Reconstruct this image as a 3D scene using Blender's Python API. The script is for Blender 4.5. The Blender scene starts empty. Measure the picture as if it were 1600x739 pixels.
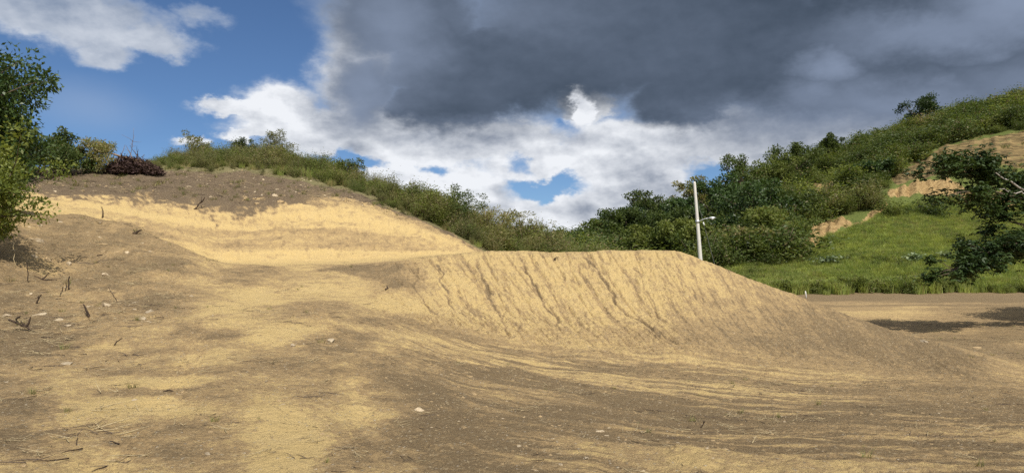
import bpy, math, random
import numpy as np
from mathutils import Vector
R_ = math.radians
random.seed(7)
rng = np.random.default_rng(7)
SC = bpy.context.scene
COL = SC.collection

# ---------------------------------------------------------------- camera
EYE, FPX, HZ, CX = 1.7, 1150.0, 425.0, 800.0      # eye height, focal length, horizon row and centre column on a 1600 x 739 frame
cam_d = bpy.data.cameras.new("camera")
cam = bpy.data.objects.new("camera", cam_d)
COL.objects.link(cam)
cam.location = (0, 0, EYE)
cam.rotation_euler = (R_(90), 0, 0)
cam_d.sensor_fit = 'HORIZONTAL'
cam_d.sensor_width = 36.0
cam_d.lens = 36.0 * FPX / 1600.0
cam_d.shift_y = (HZ - 369.5) / 1600.0
cam_d.clip_start = 0.05
cam_d.clip_end = 8000
SC.camera = cam

# ---------------------------------------------------------------- sun, sky, exposure
SUN_EL, SUN_AZ = 52.0, 158.0       # azimuth clockwise from +Y: behind the camera, a little to its right
sun_d = bpy.data.lights.new("sun", 'SUN')
sun = bpy.data.objects.new("sun", sun_d)
COL.objects.link(sun)
sun_d.energy = 4.9
sun_d.angle = R_(0.53)
sun_d.color = (1.0, 0.945, 0.86)
sdir = Vector((math.sin(R_(SUN_AZ)) * math.cos(R_(SUN_EL)), math.cos(R_(SUN_AZ)) * math.cos(R_(SUN_EL)), math.sin(R_(SUN_EL))))
sun.rotation_euler = sdir.to_track_quat('Z', 'Y').to_euler()
SC.view_settings.view_transform = 'Standard'
SC.view_settings.look = 'None'
SC.view_settings.exposure = 0.1
SC.view_settings.gamma = 1.0
SC.view_settings.use_curve_mapping = False
SC.cycles.sample_clamp_indirect = 4.0
SC.cycles.use_denoising = False      # keeps the grain of soil and leaves


class NT:
    """small helper around a node tree"""
    def __init__(s, tree):
        s.t = tree
        s.t.nodes.clear()
        s.n, s.l = tree.nodes, tree.links

    def new(s, kind, **kw):
        n = s.n.new(kind)
        for k, v in kw.items():
            setattr(n, k, v)
        return n

    def put(s, sock, v):
        if v is None:
            return
        if isinstance(v, bpy.types.NodeSocket):
            s.l.new(v, sock)
        elif isinstance(v, (tuple, list)) and sock.type == 'RGBA' and len(v) == 3:
            sock.default_value = (*v, 1)
        else:
            sock.default_value = v

    def m(s, op, a, b=None, c=None, clamp=False):
        n = s.new('ShaderNodeMath', operation=op, use_clamp=clamp)
        for i, v in enumerate((a, b, c)):
            if v is not None:
                s.put(n.inputs[i], v)
        return n.outputs[0]

    def v(s, op, a, b=None, scale=None):
        n = s.new('ShaderNodeVectorMath', operation=op)
        s.put(n.inputs[0], a)
        if b is not None:
            s.put(n.inputs[1], b)
        if scale is not None:
            s.put(n.inputs['Scale'], scale)
        return n.outputs['Value'] if op in ('LENGTH', 'DOT_PRODUCT') else n.outputs[0]

    def ramp(s, x, a, b, lo=0.0, hi=1.0, smooth=True):
        n = s.new('ShaderNodeMapRange', interpolation_type='SMOOTHSTEP' if smooth else 'LINEAR', clamp=True)
        for i, v in enumerate((x, a, b, lo, hi)):
            s.put(n.inputs[i], v)
        return n.outputs[0]

    def mix(s, f, a, b, blend='MIX'):
        n = s.new('ShaderNodeMix', data_type='RGBA', blend_type=blend)
        s.put(n.inputs[0], f)
        s.put(n.inputs[6], a)
        s.put(n.inputs[7], b)
        return n.outputs[2]

    def noise(s, vec, scale, detail=4, rough=0.55, color=False, lac=2.0, dist=0.0):
        n = s.new('ShaderNodeTexNoise')
        s.put(n.inputs['Vector'], vec)
        n.inputs['Scale'].default_value = scale
        n.inputs['Detail'].default_value = detail
        n.inputs['Roughness'].default_value = rough
        n.inputs['Lacunarity'].default_value = lac
        n.inputs['Distortion'].default_value = dist
        return n.outputs['Color'] if color else n.outputs['Fac']

    def voronoi(s, vec, scale, feature='F1', out='Distance', rand=1.0):
        n = s.new('ShaderNodeTexVoronoi', feature=feature)
        s.put(n.inputs['Vector'], vec)
        n.inputs['Scale'].default_value = scale
        n.inputs['Randomness'].default_value = rand
        return n.outputs[out]


def srgb(r, g, b):
    f = lambda c: (c / 255 / 12.92) if c / 255 <= 0.04045 else ((c / 255 + 0.055) / 1.055) ** 2.4
    return (f(r), f(g), f(b))


def build_world():
    w = bpy.data.worlds.new("World")
    SC.world = w
    w.use_nodes = True
    t = NT(w.node_tree)
    sky = t.new('ShaderNodeTexSky', sky_type='NISHITA')
    sky.sun_disc = False
    sky.sun_elevation = R_(SUN_EL)
    sky.sun_rotation = R_(SUN_AZ)
    sky.air_density = 0.8
    sky.dust_density = 0.15
    sky.ozone_density = 3.0
    sky.altitude = 200
    tc = t.new('ShaderNodeTexCoord')
    d = t.v('NORMALIZE', tc.outputs['Generated'])
    sx = t.new('ShaderNodeSeparateXYZ')
    t.put(sx.inputs[0], d)
    x, y, z = sx.outputs
    az = t.m('ARCTAN2', x, y)
    el = t.m('ARCSINE', z)
    ca = t.new('ShaderNodeCombineXYZ')
    t.put(ca.inputs[0], az)
    t.put(ca.inputs[1], el)
    flat = t.v('MULTIPLY', d, (1.0, 1.0, 1.7))
    w1 = t.v('SUBTRACT', t.noise(flat, 5.0, 5, 0.6, True), (0.5, 0.5, 0.5))
    w2 = t.v('SUBTRACT', t.noise(flat, 17.0, 6, 0.65, True), (0.5, 0.5, 0.5))
    warp = t.v('ADD', t.v('SCALE', w1, scale=0.10), t.v('SCALE', w2, scale=0.06))
    warp = t.v('MULTIPLY', warp, (1, 0.75, 0))
    P = t.v('ADD', ca.outputs[0], warp)
    Ps = t.v('ADD', ca.outputs[0], t.v('MULTIPLY', t.v('SCALE', w1, scale=0.07), (1, 0.6, 0)))   # softer warp, for shading inside a cloud

    def blob(px, py, rx, ry, src=P, inner=0.0, outer=1.35):
        dx, dz = (px - CX) / FPX, (HZ - py) / FPX
        a, e = math.atan(dx), math.atan(dz / math.sqrt(1 + dx * dx))
        cz = math.cos(a)
        ra, re = rx / FPX * cz * cz, ry / FPX * cz
        q = t.v('MULTIPLY', t.v('SUBTRACT', src, (a, e, 0)), (1 / ra, 1 / re, 0))
        return t.ramp(t.v('LENGTH', q), outer, inner, 0, 1)

    def union(bl, src=P, **kw):
        acc = None
        for b in bl:
            s_ = blob(*b[:4], src=src, **kw)
            if len(b) > 4:
                s_ = t.m('MULTIPLY', s_, b[4])
            acc = s_ if acc is None else t.m('MAXIMUM', acc, s_)
        return acc

    f1 = t.noise(flat, 9.0, 8, 0.58)
    f2 = t.noise(flat, 24.0, 7, 0.6)
    f3 = t.noise(t.v('ADD', flat, (3.1, 1.7, 0.4)), 3.2, 7, 0.55)
    # relief: the same field a small step towards the sun side (up), so billows get lit tops and grey bases
    g1 = t.noise(t.v('ADD', flat, (0.006, 0, 0.016)), 9.0, 8, 0.58)
    g2 = t.noise(t.v('ADD', flat, (0.003, 0, 0.009)), 24.0, 7, 0.6)
    rel = t.m('ADD', t.m('MULTIPLY', t.m('SUBTRACT', f1, g1), 2.5), t.m('MULTIPLY', t.m('SUBTRACT', f2, g2), 0.45))

    # low white cumulus
    wc = union([(430, 185, 95, 50), (355, 172, 62, 16), (500, 215, 110, 55), (650, 245, 130, 50), (700, 300, 160, 55), (830, 260, 130, 45),
                (870, 335, 120, 55), (960, 250, 150, 65), (1010, 320, 150, 75), (1070, 265, 60, 45), (1122, 288, 28, 12), (292, 217, 42, 11),
                (1270, 235, 190, 70), (920, 165, 40, 50), (390, 212, 60, 12), (1500, 300, 300, 120), (545, 120, 75, 130, .8), (610, 285, 110, 26), (780, 350, 300, 55), (720, 225, 240, 45), (1150, 225, 170, 60), (1400, 210, 220, 70), (1010, 215, 150, 40), (590, 210, 120, 50)])
    gaps = union([(856, 292, 44, 15), (1102, 268, 40, 26), (676, 270, 20, 12, .6), (562, 262, 52, 9, .8), (806, 262, 24, 14, .8)], inner=0.0, outer=1.7)
    wc = t.m('SUBTRACT', wc, t.m('MULTIPLY', gaps, 0.95))
    # elsewhere round the horizon: broken cloud of the same kind
    away = t.ramp(t.m('ABSOLUTE', az), 0.66, 0.95)
    high = t.ramp(el, 0.36, 0.6)
    else_ = t.m('MULTIPLY', t.m('MAXIMUM', away, high), t.ramp(f3, 0.42, 0.62))
    wc = t.m('MAXIMUM', wc, else_)
    a1 = t.ramp(t.m('ADD', wc, t.m('MULTIPLY', t.m('SUBTRACT', f2, 0.5), 0.48)), 0.06, 0.62)
    grey = union([(545, 130, 90, 150), (525, 185, 75, 75), (720, 215, 260, 30), (1130, 215, 160, 40), (1100, 300, 50, 40, .5), (660, 240, 40, 14, .5), (790, 300, 26, 22, .7), (1000, 290, 105, 55), (1020, 345, 60, 30), (925, 325, 38, 20), (1260, 230, 210, 90), (780, 330, 30, 20),
                  (560, 235, 50, 20), (980, 225, 40, 14, .6), (860, 240, 60, 16, .5)], Ps)
    lit = t.m('ADD', 0.92, t.m('MULTIPLY', rel, 0.95))
    lit = t.m('SUBTRACT', lit, t.m('MULTIPLY', grey, 0.62), clamp=True)
    c1 = t.mix(lit, srgb(122, 133, 152), srgb(233, 236, 241))
    # cloud at upper left
    lc = union([(130, 30, 190, 50), (225, 58, 110, 30), (165, 78, 75, 34), (40, 20, 120, 45), (320, 30, 70, 22, .5), (-200, 40, 220, 70)])
    a3 = t.ramp(t.m('ADD', lc, t.m('MULTIPLY', t.m('SUBTRACT', f2, 0.5), 0.7)), 0.15, 0.75)
    topg = union([(250, 5, 160, 42), (60, -20, 160, 40)], Ps)
    lit3 = t.m('SUBTRACT', t.m('ADD', 0.62, t.m('MULTIPLY', rel, 0.8)), t.m('MULTIPLY', topg, 0.6), clamp=True)
    c3 = t.mix(lit3, srgb(128, 143, 166), srgb(214, 219, 227))
    cirrus = t.m('MULTIPLY', union([(130, 165, 110, 45)], Ps), 0.2)
    # dark deck overhead
    dk = union([(1010, 50, 430, 130), (770, 115, 260, 100), (640, 30, 170, 100), (1330, 90, 420, 150), (1085, 150, 150, 62), (1600, 110, 300, 170),
                (690, 170, 140, 48), (1100, -120, 800, 140), (575, 150, 80, 90, .75), (1900, 60, 500, 260)], inner=0.2, outer=1.3)
    hole = union([(916, 178, 17, 42), (893, 205, 24, 20, .8)], inner=0.1, outer=1.2)
    dk = t.m('SUBTRACT', dk, hole)
    a2 = t.ramp(t.m('ADD', dk, t.m('MULTIPLY', t.m('SUBTRACT', f1, 0.5), 0.40)), 0.04, 0.78)
    soft = union([(1290, 105, 45, 34, .9), (1270, 160, 70, 30, .7), (1480, 45, 190, 40, 1.0), (1570, 15, 150, 50, 1.0), (1400, 160, 240, 40, .75), (1580, 120, 120, 50, .6),
                  (600, 50, 90, 120, .75), (560, 150, 70, 100, .9), (760, 30, 160, 30, .35), (1250, 200, 260, 45, .8), (960, 205, 50, 14, .5), (720, 200, 200, 16, .4)], P, inner=0.0, outer=1.7)
    dl = t.m('ADD', t.m('MULTIPLY', soft, 0.62), t.m('MULTIPLY', t.m('SUBTRACT', f3, 0.42), 0.85))
    dl = t.m('ADD', dl, t.m('MULTIPLY', rel, 0.12), clamp=True)
    c2 = t.mix(dl, srgb(67, 79, 95), srgb(144, 158, 183))

    bs = t.new('ShaderNodeBackground')
    t.put(bs.inputs[0], t.mix(1.0, sky.outputs[0], (0.72, 0.86, 1.0), 'MULTIPLY'))
    bs.inputs[1].default_value = 0.085
    bc = t.new('ShaderNodeBackground')
    col = t.mix(a3, srgb(185, 197, 215), c3)
    col = t.mix(t.m('MULTIPLY', a1, 1.0), col, c1)
    col = t.mix(a2, col, c2)
    t.put(bc.inputs[0], col)
    bc.inputs[1].default_value = 1.0
    inv = lambda v: t.m('SUBTRACT', 1.0, v)
    alpha = inv(t.m('MULTIPLY', t.m('MULTIPLY', inv(a1), inv(a2)), t.m('MULTIPLY', inv(t.m('MULTIPLY', a3, 0.92)), inv(cirrus))))
    mx = t.new('ShaderNodeMixShader')
    t.put(mx.inputs[0], alpha)
    t.l.new(bs.outputs[0], mx.inputs[1])
    t.l.new(bc.outputs[0], mx.inputs[2])
    out = t.new('ShaderNodeOutputWorld')
    t.l.new(mx.outputs[0], out.inputs[0])
    w.cycles.sampling_method = 'MANUAL'
    w.cycles.sample_map_resolution = 256


build_world()

# ---------------------------------------------------------------- numpy noise
_TAB = np.random.default_rng(12345).random(65536).astype(np.float32)


def vnoise(x, y, seed=0):
    x, y = np.broadcast_arrays(np.asarray(x, np.float32), np.asarray(y, np.float32))
    fx0, fy0 = np.floor(x), np.floor(y)
    ix, iy = fx0.astype(np.int32) + seed * 37, fy0.astype(np.int32) + seed * 91
    fx, fy = x - fx0, y - fy0
    fx, fy = fx * fx * (3 - 2 * fx), fy * fy * (3 - 2 * fy)
    x0, x1 = ix & 255, (ix + 1) & 255
    y0, y1 = (iy & 255) << 8, ((iy + 1) & 255) << 8
    a, b, c, d = _TAB[y0 + x0], _TAB[y0 + x1], _TAB[y1 + x0], _TAB[y1 + x1]
    a = a + (b - a) * fx
    c = c + (d - c) * fx
    return a + (c - a) * fy


def fbm(x, y, oct=4, seed=0, gain=0.5):
    s, a, n = 0.0, 1.0, 0.0
    for k in range(oct):
        s = s + a * vnoise(x, y, seed + k * 17)
        n += a
        a *= gain
        x, y = x * 2.03 + 13.7, y * 2.03 - 7.1
    return s / n           # 0..1, mean 0.5


def sstep(x, a, b):
    t = np.clip((x - a) / (b - a), 0, 1)
    return t * t * (3 - 2 * t)


# ---------------------------------------------------------------- terrain: feature lines (frame column, distance, frame row)
def zrow(d, row):
    return EYE - (row - HZ) * d / FPX


def line(*pts):
    """points (column, distance, row) or (column, distance, None, z)"""
    c = np.array([p[0] for p in pts], float)
    d = np.array([p[1] for p in pts], float)
    z = np.array([zrow(p[1], p[2]) if len(p) == 3 else p[3] for p in pts], float)
    return c, d, z


N_ = None
LINES = [
    line((-1200, 0, N_, 0), (2800, 0, N_, 0)),
    line((-1200, 6, 735), (0, 6, 737), (1600, 6, 741), (2800, 6, 741)),
    line((-1200, 11, 500), (-200, 11, 555), (0, 11, 575), (350, 11, 570), (600, 11, 590), (850, 11, 620), (1060, 11, 640), (2800, 11, 645)),
    # toe of the fill, foot of the ramp
    line((-1200, 15, 400), (-200, 15, 475), (0, 15, 502), (100, 16, 494), (350, 16, 488), (500, 16.5, 491), (600, 17, 506), (700, 17.2, 535), (850, 17.4, 564),
         (1000, 17.2, 572), (1060, 17, 575), (1200, 16, 585), (1300, 15.5, 591), (1400, 15, 598), (1500, 14.3, 606), (1600, 13.4, 618), (2800, 13.4, 618)),
    # crest of the fill, shoulder of the bank
    line((-1200, 26, 360), (-200, 25, 352), (0, 25, 356), (60, 28, 338), (100, 30, 333), (200, 29, 350), (280, 28, 382), (345, 27, 412), (430, 27.5, 414.5), (560, 28, 414),
         (600, 28, 411), (680, 28.5, 400), (745, 29, 394.5), (850, 28.5, 393), (1000, 28, 391.5), (1045, 27.5, 391.5), (1070, 27.2, 394), (1100, 27, 404), (1200, 26.5, 445),
         (1300, 25.3, 484), (1400, 23.6, 518), (1500, 20.8, 551), (1580, 18, 586), (1640, 17.4, 597), (2800, 17.4, 597)),
    # back of the pad, foot of the cut; lot behind the fill
    line((-1200, 34, 330), (0, 36, 322), (60, 38, 332), (100, 40, 342), (200, 40.5, 374), (280, 41, 397), (345, 42, 413), (430, 43, 412), (500, 44, 410), (600, 45, 405),
         (680, 45.5, 400.5), (745, 46, 396), (850, 44, 403), (1000, 42, 404), (1050, 38, 410), (1100, 34, N_, 0.1), (1200, 32, N_, -0.6), (1300, 30, N_, -0.75), (1400, 28, N_, -0.78), (1500, 26, N_, -0.8), (1600, 25, N_, -0.8), (2800, 25, N_, -0.8)),
    # top of the cut
    line((-1200, 44, 290), (0, 46, 297), (100, 46, 300), (200, 47, 304), (280, 48, 310), (350, 49, 315), (400, 50, 316), (440, 50, 309), (480, 51, 305), (560, 51, 317.5), (640, 50, 344),
         (695, 48.5, 364), (745, 47, 393), (850, 48, N_, 2.3), (1050, 42, N_, 0.8), (1100, 40, N_, -0.5), (2800, 40, N_, -0.5)),
    # where the scrub starts
    line((-1200, 57, 262), (0, 56, 266), (200, 57, 269), (300, 58, 268), (400, 58, 269), (457, 58, 281), (525, 57, 295), (560, 56, 303), (619, 54.5, 331), (641, 54, 338), (711, 51, 368),
         (745, 49, 391), (850, 54, N_, 2.0), (1050, 48, N_, 0), (1100, 46, N_, -0.5), (2800, 46, N_, -0.5)),
    # ridge of the near hill
    line((-1200, 66, 250), (0, 62, 263), (100, 62, 263), (200, 63, 264), (260, 67, 256), (350, 69, 247), (430, 69, 249), (500, 68, 265), (560, 66, 287), (600, 64, 303), (650, 61, 326),
         (700, 59, 347), (745, 57, 372), (800, 58, 388), (850, 60, 401), (900, 62, 412), (950, 62, N_, 1.0), (1050, 58, N_, 0), (1100, 56, N_, -0.5), (2800, 56, N_, -0.5)),
    # foot of the grass field
    line((-1200, 85, 300), (350, 85, 300), (500, 85, 322), (600, 80, 352), (700, 78, 392), (745, 78, 412), (850, 75, 432), (950, 72, 450), (1000, 72, 459), (1600, 72, 460), (2800, 72, 460)),
    line((-1200, 100, 320), (500, 100, 336), (700, 95, 400), (850, 92, 422), (1000, 90, 440), (1100, 88, 430), (1150, 88, 419), (1250, 95, 403), (1300, 98, 386), (1350, 104, 359), (1400, 109, 333),
         (1500, 112, 323), (1600, 112, 322), (2000, 112, 318), (2800, 112, 300)),
    line((-1200, 120, 330), (500, 120, 346), (700, 115, 397), (850, 112, 412), (1000, 115, 405), (1150, 108, 392), (1250, 110, 353), (1300, 112, 336), (1400, 114, 302), (1500, 115, 290), (1600, 115, 287),
         (2000, 116, 260), (2800, 116, 230)),
    line((-1200, 150, 340), (500, 150, 355), (700, 145, 398), (850, 145, 404), (1000, 145, 382), (1150, 140, 336), (1300, 142, 284), (1400, 138, 259), (1500, 132, 231), (1600, 130, 202), (2000, 130, 120), (2800, 130, 60)),
    line((-1200, 180, 345), (500, 180, 365), (700, 180, 398), (850, 175, 404), (900, 175, 399), (1000, 175, 369), (1100, 175, 333), (1200, 178, 291), (1300, 180, 252), (1400, 184, 214), (1500, 188, 188), (1600, 190, 161),
         (2000, 200, 70), (2800, 220, 0)),
]


def gsmooth(a, sig, axis):
    r = int(max(1, math.ceil(sig * 3)))
    k = np.exp(-0.5 * (np.arange(-r, r + 1) / sig) ** 2)
    k /= k.sum()
    pad = [(0, 0)] * a.ndim
    pad[axis] = (r, r)
    ap = np.pad(a, pad, mode='edge')
    out = np.zeros_like(a)
    for i, w in enumerate(k):
        sl = [slice(None)] * a.ndim
        sl[axis] = slice(i, i + a.shape[axis])
        out += w * ap[tuple(sl)]
    return out


cols = np.arange(-1200, 2801, 4.0)
FD, FZ = [], []
for (c, d, z) in LINES:
    FD.append(np.interp(cols, c, d))
    FZ.append(np.interp(cols, c, z))
FD, FZ = np.array(FD), np.array(FZ)
FD, FZ = gsmooth(FD, 3.0, 1), gsmooth(FZ, 3.0, 1)
# hollow foot on the fill, loose apron under the cut
def insert(k, fd, fz):
    global FD, FZ
    d = FD[k] + (FD[k + 1] - FD[k]) * fd
    z = FZ[k] + (FZ[k + 1] - FZ[k]) * fz
    FD = np.insert(FD, k + 1, d, 0)
    FZ = np.insert(FZ, k + 1, z, 0)
insert(5, 0.54, 0.50)
insert(5, 0.40, 0.42)
insert(3, 0.48, 0.27)
# far side of everything
FD = np.vstack([FD, np.full((1, len(cols)), 420.0), np.full((1, len(cols)), 5000.0)])
FZ = np.vstack([FZ, FZ[-1:] * 0.7, np.full((1, len(cols)), -2.0)])
for k in range(1, len(FD)):
    FD[k] = np.maximum(FD[k], FD[k - 1] + 0.15)
# index of lines after the inserts
L_TOE, L_CREST, L_FOOT, L_CUT, L_SCRUB, L_RIDGE, L_FIELD, L_FIELDTOP = 3, 5, 6, 9, 10, 11, 12, 13

# polar sheet round the place where the photographer stands
th = np.concatenate([np.linspace(-180, -40, 46)[:-1], np.linspace(-40, -11, 300)[:-1], np.linspace(-11, 21.5, 620)[:-1], np.linspace(21.5, 40, 190), np.linspace(40, 180, 46)[1:]])
th = np.radians(th)
rr = np.concatenate([[0.02], np.linspace(0.5, 3.6, 10), np.exp(np.arange(math.log(3.8), math.log(13), 0.0046)), np.exp(np.arange(math.log(13), math.log(31), 0.0034)), np.exp(np.arange(math.log(31), math.log(78), 0.0046)),
                     np.exp(np.arange(math.log(78), math.log(215), 0.011)), [230, 260, 300, 360, 420, 600, 1000, 2000, 4500]])
NTH, NR = len(th), len(rr)
thc = np.clip(th, -R_(59), R_(59))
colpx = CX + FPX * np.tan(thc)
cosc = np.cos(thc)
Z = np.zeros((NTH, NR))
D = rr[None, :] * cosc[:, None]
FDt = np.array([np.interp(colpx, cols, f) for f in FD])
FZt = np.array([np.interp(colpx, cols, f) for f in FZ])
U = np.zeros((NTH, NR))        # line index plus fraction: where between the feature lines a point lies
for i in range(NTH):
    Z[i] = np.interp(D[i], FDt[:, i], FZt[:, i])
    U[i] = np.interp(D[i], FDt[:, i], np.arange(len(FD)))
# round the breaks: light smoothing along the radius and across
k0, k1 = 11, len(rr) - 9
Z[:, k0:k1] = gsmooth(Z[:, k0:k1], 3.0, 1)
Z = gsmooth(Z, 2.5, 0)
PXg = np.repeat(colpx[:, None], NR, 1)
back = sstep(np.abs(np.degrees(th)), 70, 130)[:, None]
Z = Z * (1 - back) - 0.2 * back
X = np.sin(th)[:, None] * rr[None, :]
Y = np.cos(th)[:, None] * rr[None, :]
PYg = HZ + FPX * (EYE - Z) / np.maximum(D, 0.5)          # frame row, only used to lay the soil patches out where they lie on the ground

def zone(a, b, soft=0.08):
    return sstep(U, a - soft, a + soft) * (1 - sstep(U, b - soft, b + soft))

def cz(lo, hi, soft=30):
    return sstep(PXg, lo - soft, lo + soft) * (1 - sstep(PXg, hi - soft, hi + soft))

near = 1 - sstep(D, 60, 85)
n_big = fbm(X * 0.35, Y * 0.35, 4, 1)
n_mid = fbm(X * 1.3, Y * 1.3, 4, 2)
n_fin = fbm(X * 6.0, Y * 6.0, 3, 3)
n_clod = fbm(X * 14.0, Y * 14.0, 2, 4)

face = sstep(U, L_TOE - 0.05, L_TOE + 0.5) * (1 - sstep(U, L_CREST - 0.03, L_CREST + 0.05)) * sstep(PXg, 540, 640) * (1 - sstep(PXg, 1480, 1600))
cut = zone(L_FOOT + 0.1, L_CUT, 0.12) * (1 - sstep(PXg, 730, 760))
bank = zone(L_CUT, L_SCRUB + 0.3, 0.05) * (1 - sstep(PXg, 740, 770))
flank = zone(L_TOE - 0.3, L_CREST + 0.1, 0.15) * (1 - sstep(PXg, 200, 330))
scrub = zone(L_SCRUB, L_FIELD, 0.2) * (1 - sstep(PXg, 900, 1000))
ramp = (1 - sstep(U, L_FOOT - 0.2, L_FOOT)) * cz(200, 600, 60)
# how far down the face: 1 at the crest, 0 at the toe
down = np.clip((L_CREST - U) / (L_CREST - L_TOE), 0, 1)

rough = (n_mid - 0.5) * 0.10 + (n_fin - 0.5) * 0.035 + (n_clod - 0.5) * 0.014
Zd = rough * (0.75 + 0.5 * (n_big > 0.5)) * near * (1 - 0.55 * face - 0.3 * cut)
Zd += (n_big - 0.5) * 0.22 * near * (1 - face) * sstep(D, 5, 14)
Zd += bank * ((fbm(X * 0.9, Y * 0.9, 5, 9) - 0.5) * 0.5 + (n_fin - 0.5) * 0.10)
Zd += flank * ((fbm(X * 0.8, Y * 0.8, 5, 11) - 0.5) * 0.35 + (n_fin - 0.5) * 0.06)
Zd += cut * ((fbm(PXg * 0.03, U * 3, 4, 12) - 0.5) * 0.22 + (fbm(PXg * 0.16, U * 1.3, 3, 13) - 0.5) * 0.10 + (fbm(PXg * 0.010, U * 10, 3, 14) - 0.5) * 0.16 + (n_fin - .5) * .06)
# rills on the fill face: (column at crest, column at toe, start and end down the face, depth)
rill_m = np.zeros_like(Z)
RILLS = [(905, 1105, 0.02, 0.95, 0.15), (742, 812, 0.06, 0.98, 0.10), (676, 760, 0.05, 0.8, 0.09), (806, 930, 0.05, 0.8, 0.10), (640, 700, 0.1, 0.75, 0.06),
         (868, 985, 0.45, 0.85, 0.05), (975, 1130, 0.12, 0.7, 0.05), (1010, 1215, 0.1, 0.6, 0.04), (712, 770, 0.35, 0.7, 0.04), (770, 835, 0.5, 0.9, 0.05), (945, 1060, 0.6, 0.95, 0.05)]
for k, (c0, c1, s0, s1, dep) in enumerate(RILLS):
    path = c0 + (c1 - c0) * (0.55 * down + 0.45 * down ** 1.7)
    path = path + 13 * (fbm(down * 9 + k * 7.7, down * 0 + k, 4, 21 + k) - 0.5) * 2
    wid = (0.9 + 1.3 * fbm(down * 16 + k, down * 0 + 3.0 * k, 2, 41)) * (0.7 + dep * 5)
    g = np.exp(-((PXg - path) / wid) ** 2) * sstep(down, s0, s0 + 0.06) * (1 - sstep(down, s1 - 0.25, s1)) * (U > L_TOE) * (U < L_CREST + .1)
    g = g * (0.50 + 0.5 * sstep(fbm(down * 26 + k * 3, down * 0 + 5.0, 3, 61 + k), .3, .6))
    Zd -= g * dep * 0.5
    rill_m = np.maximum(rill_m, g * min(1, dep * 12))
# small rills and the cleat marks of the tracked machine
lane = PXg - 150 * down ** 1.3
small = np.abs(fbm(lane * 0.055, down * 2.2, 3, 71) - 0.5) * 2
Zd -= face * np.exp(-(small / 0.07) ** 2) * 0.05 * (1 - 0.8 * sstep(PXg, 980, 1120))
cl_amp = sstep(fbm(lane * 0.03, down * 3, 3, 73), 0.4, 0.62) * (0.4 + 0.6 * n_mid)
Zd += face * cl_amp * 0.030 * np.sin(down * 150 + 5 * fbm(lane * 0.02, down * 4, 2, 75) + 2 * vnoise(lane * 0.09, down * 30, 76))
Zd += face * (fbm(lane * 0.25, down * 45, 3, 77) - 0.5) * 0.10 * (1 - 0.6 * sstep(PXg, 1000, 1150))
# wash lines along the foot: flow coordinate between two guide lines
g0d = np.interp(colpx, [300, 560, 700, 850, 1060, 1250, 1400, 1600, 2200], [26, 22, 20.0, 20.2, 19.0, 17.5, 17.0, 17.0, 17])[:, None]
g1d = np.interp(colpx, [300, 450, 560, 750, 1000, 1300, 1600, 2200], [18, 14.5, 10.5, 8.2, 7.2, 6.4, 6.2, 6.2])[:, None]
flow = np.clip((g0d - D) / (g0d - g1d), -0.6, 2.0)
flow_w = flow + 0.10 * (fbm(X * 0.5, Y * 0.25, 3, 81) - 0.5)
st1 = fbm(X * 0.16 + 0.8 * flow, flow_w * 16, 5, 82, 0.6)
st2 = fbm(X * 0.5, flow_w * 55, 4, 83)
st3 = fbm(X * 1.2, flow_w * 150, 3, 84)
vis = sstep(fbm(X * 0.22, flow_w * 4 + Y * .1, 3, 85), 0.36, 0.60)
wash = sstep(flow, -0.25, 0.05) * sstep(PXg + 260 * (fbm(X * .6, Y * .6, 4, 87, .6) - .5), 500, 800) * (1 - sstep(U, L_TOE + 0.6, L_TOE + 1.3))
Zd += wash * ((st1 - 0.5) * 0.06 + (st2 - 0.5) * 0.035 + (st3 - 0.5) * 0.02)

# cleat prints of the tracked machine going up the ramp
for off in (0.0, -2.1):
    pth = np.interp(D, [4, 6, 10, 16, 26, 30], [-0.6, -0.95, -1.95, -4.2, -8.6, -10]) + off * (1 + 0.02 * D) + 0.25 * (vnoise(D * 0.4, D * 0 + off, 79) - .5)
    ln = np.exp(-(np.abs(X - pth) / 0.27) ** 4) * (1 - sstep(D, 24, 28)) * sstep(D, 4, 5) * sstep(fbm(X * .8, Y * .5, 3, 78 + int(-off)), .40, .58)
    Zd += ln * (0.020 * np.sin(D * 2 * math.pi / 0.21 + 6 * n_big + 2.5 * n_mid) - 0.018)

# soil colour masks: how much dark topsoil and painted rill shade, how much pale dust
def patch(lst, jitter=0.55):
    acc = np.zeros_like(Z)
    jx = (fbm(X * 0.9, Y * 0.9, 4, 91) - 0.5) * jitter * 2.2 + (fbm(X * 3.1, Y * 3.1, 4, 92, 0.65) - 0.5) * 1.1 + (n_clod - 0.5) * 0.5
    for (px, py, rx, ry, s) in lst:
        q = np.sqrt(((PXg - px) / rx) ** 2 + ((PYg - py) / ry) ** 2) + jx
        acc = np.maximum(acc, s * (1 - sstep(q, 0.35, 1.30)))
    return acc

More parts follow.
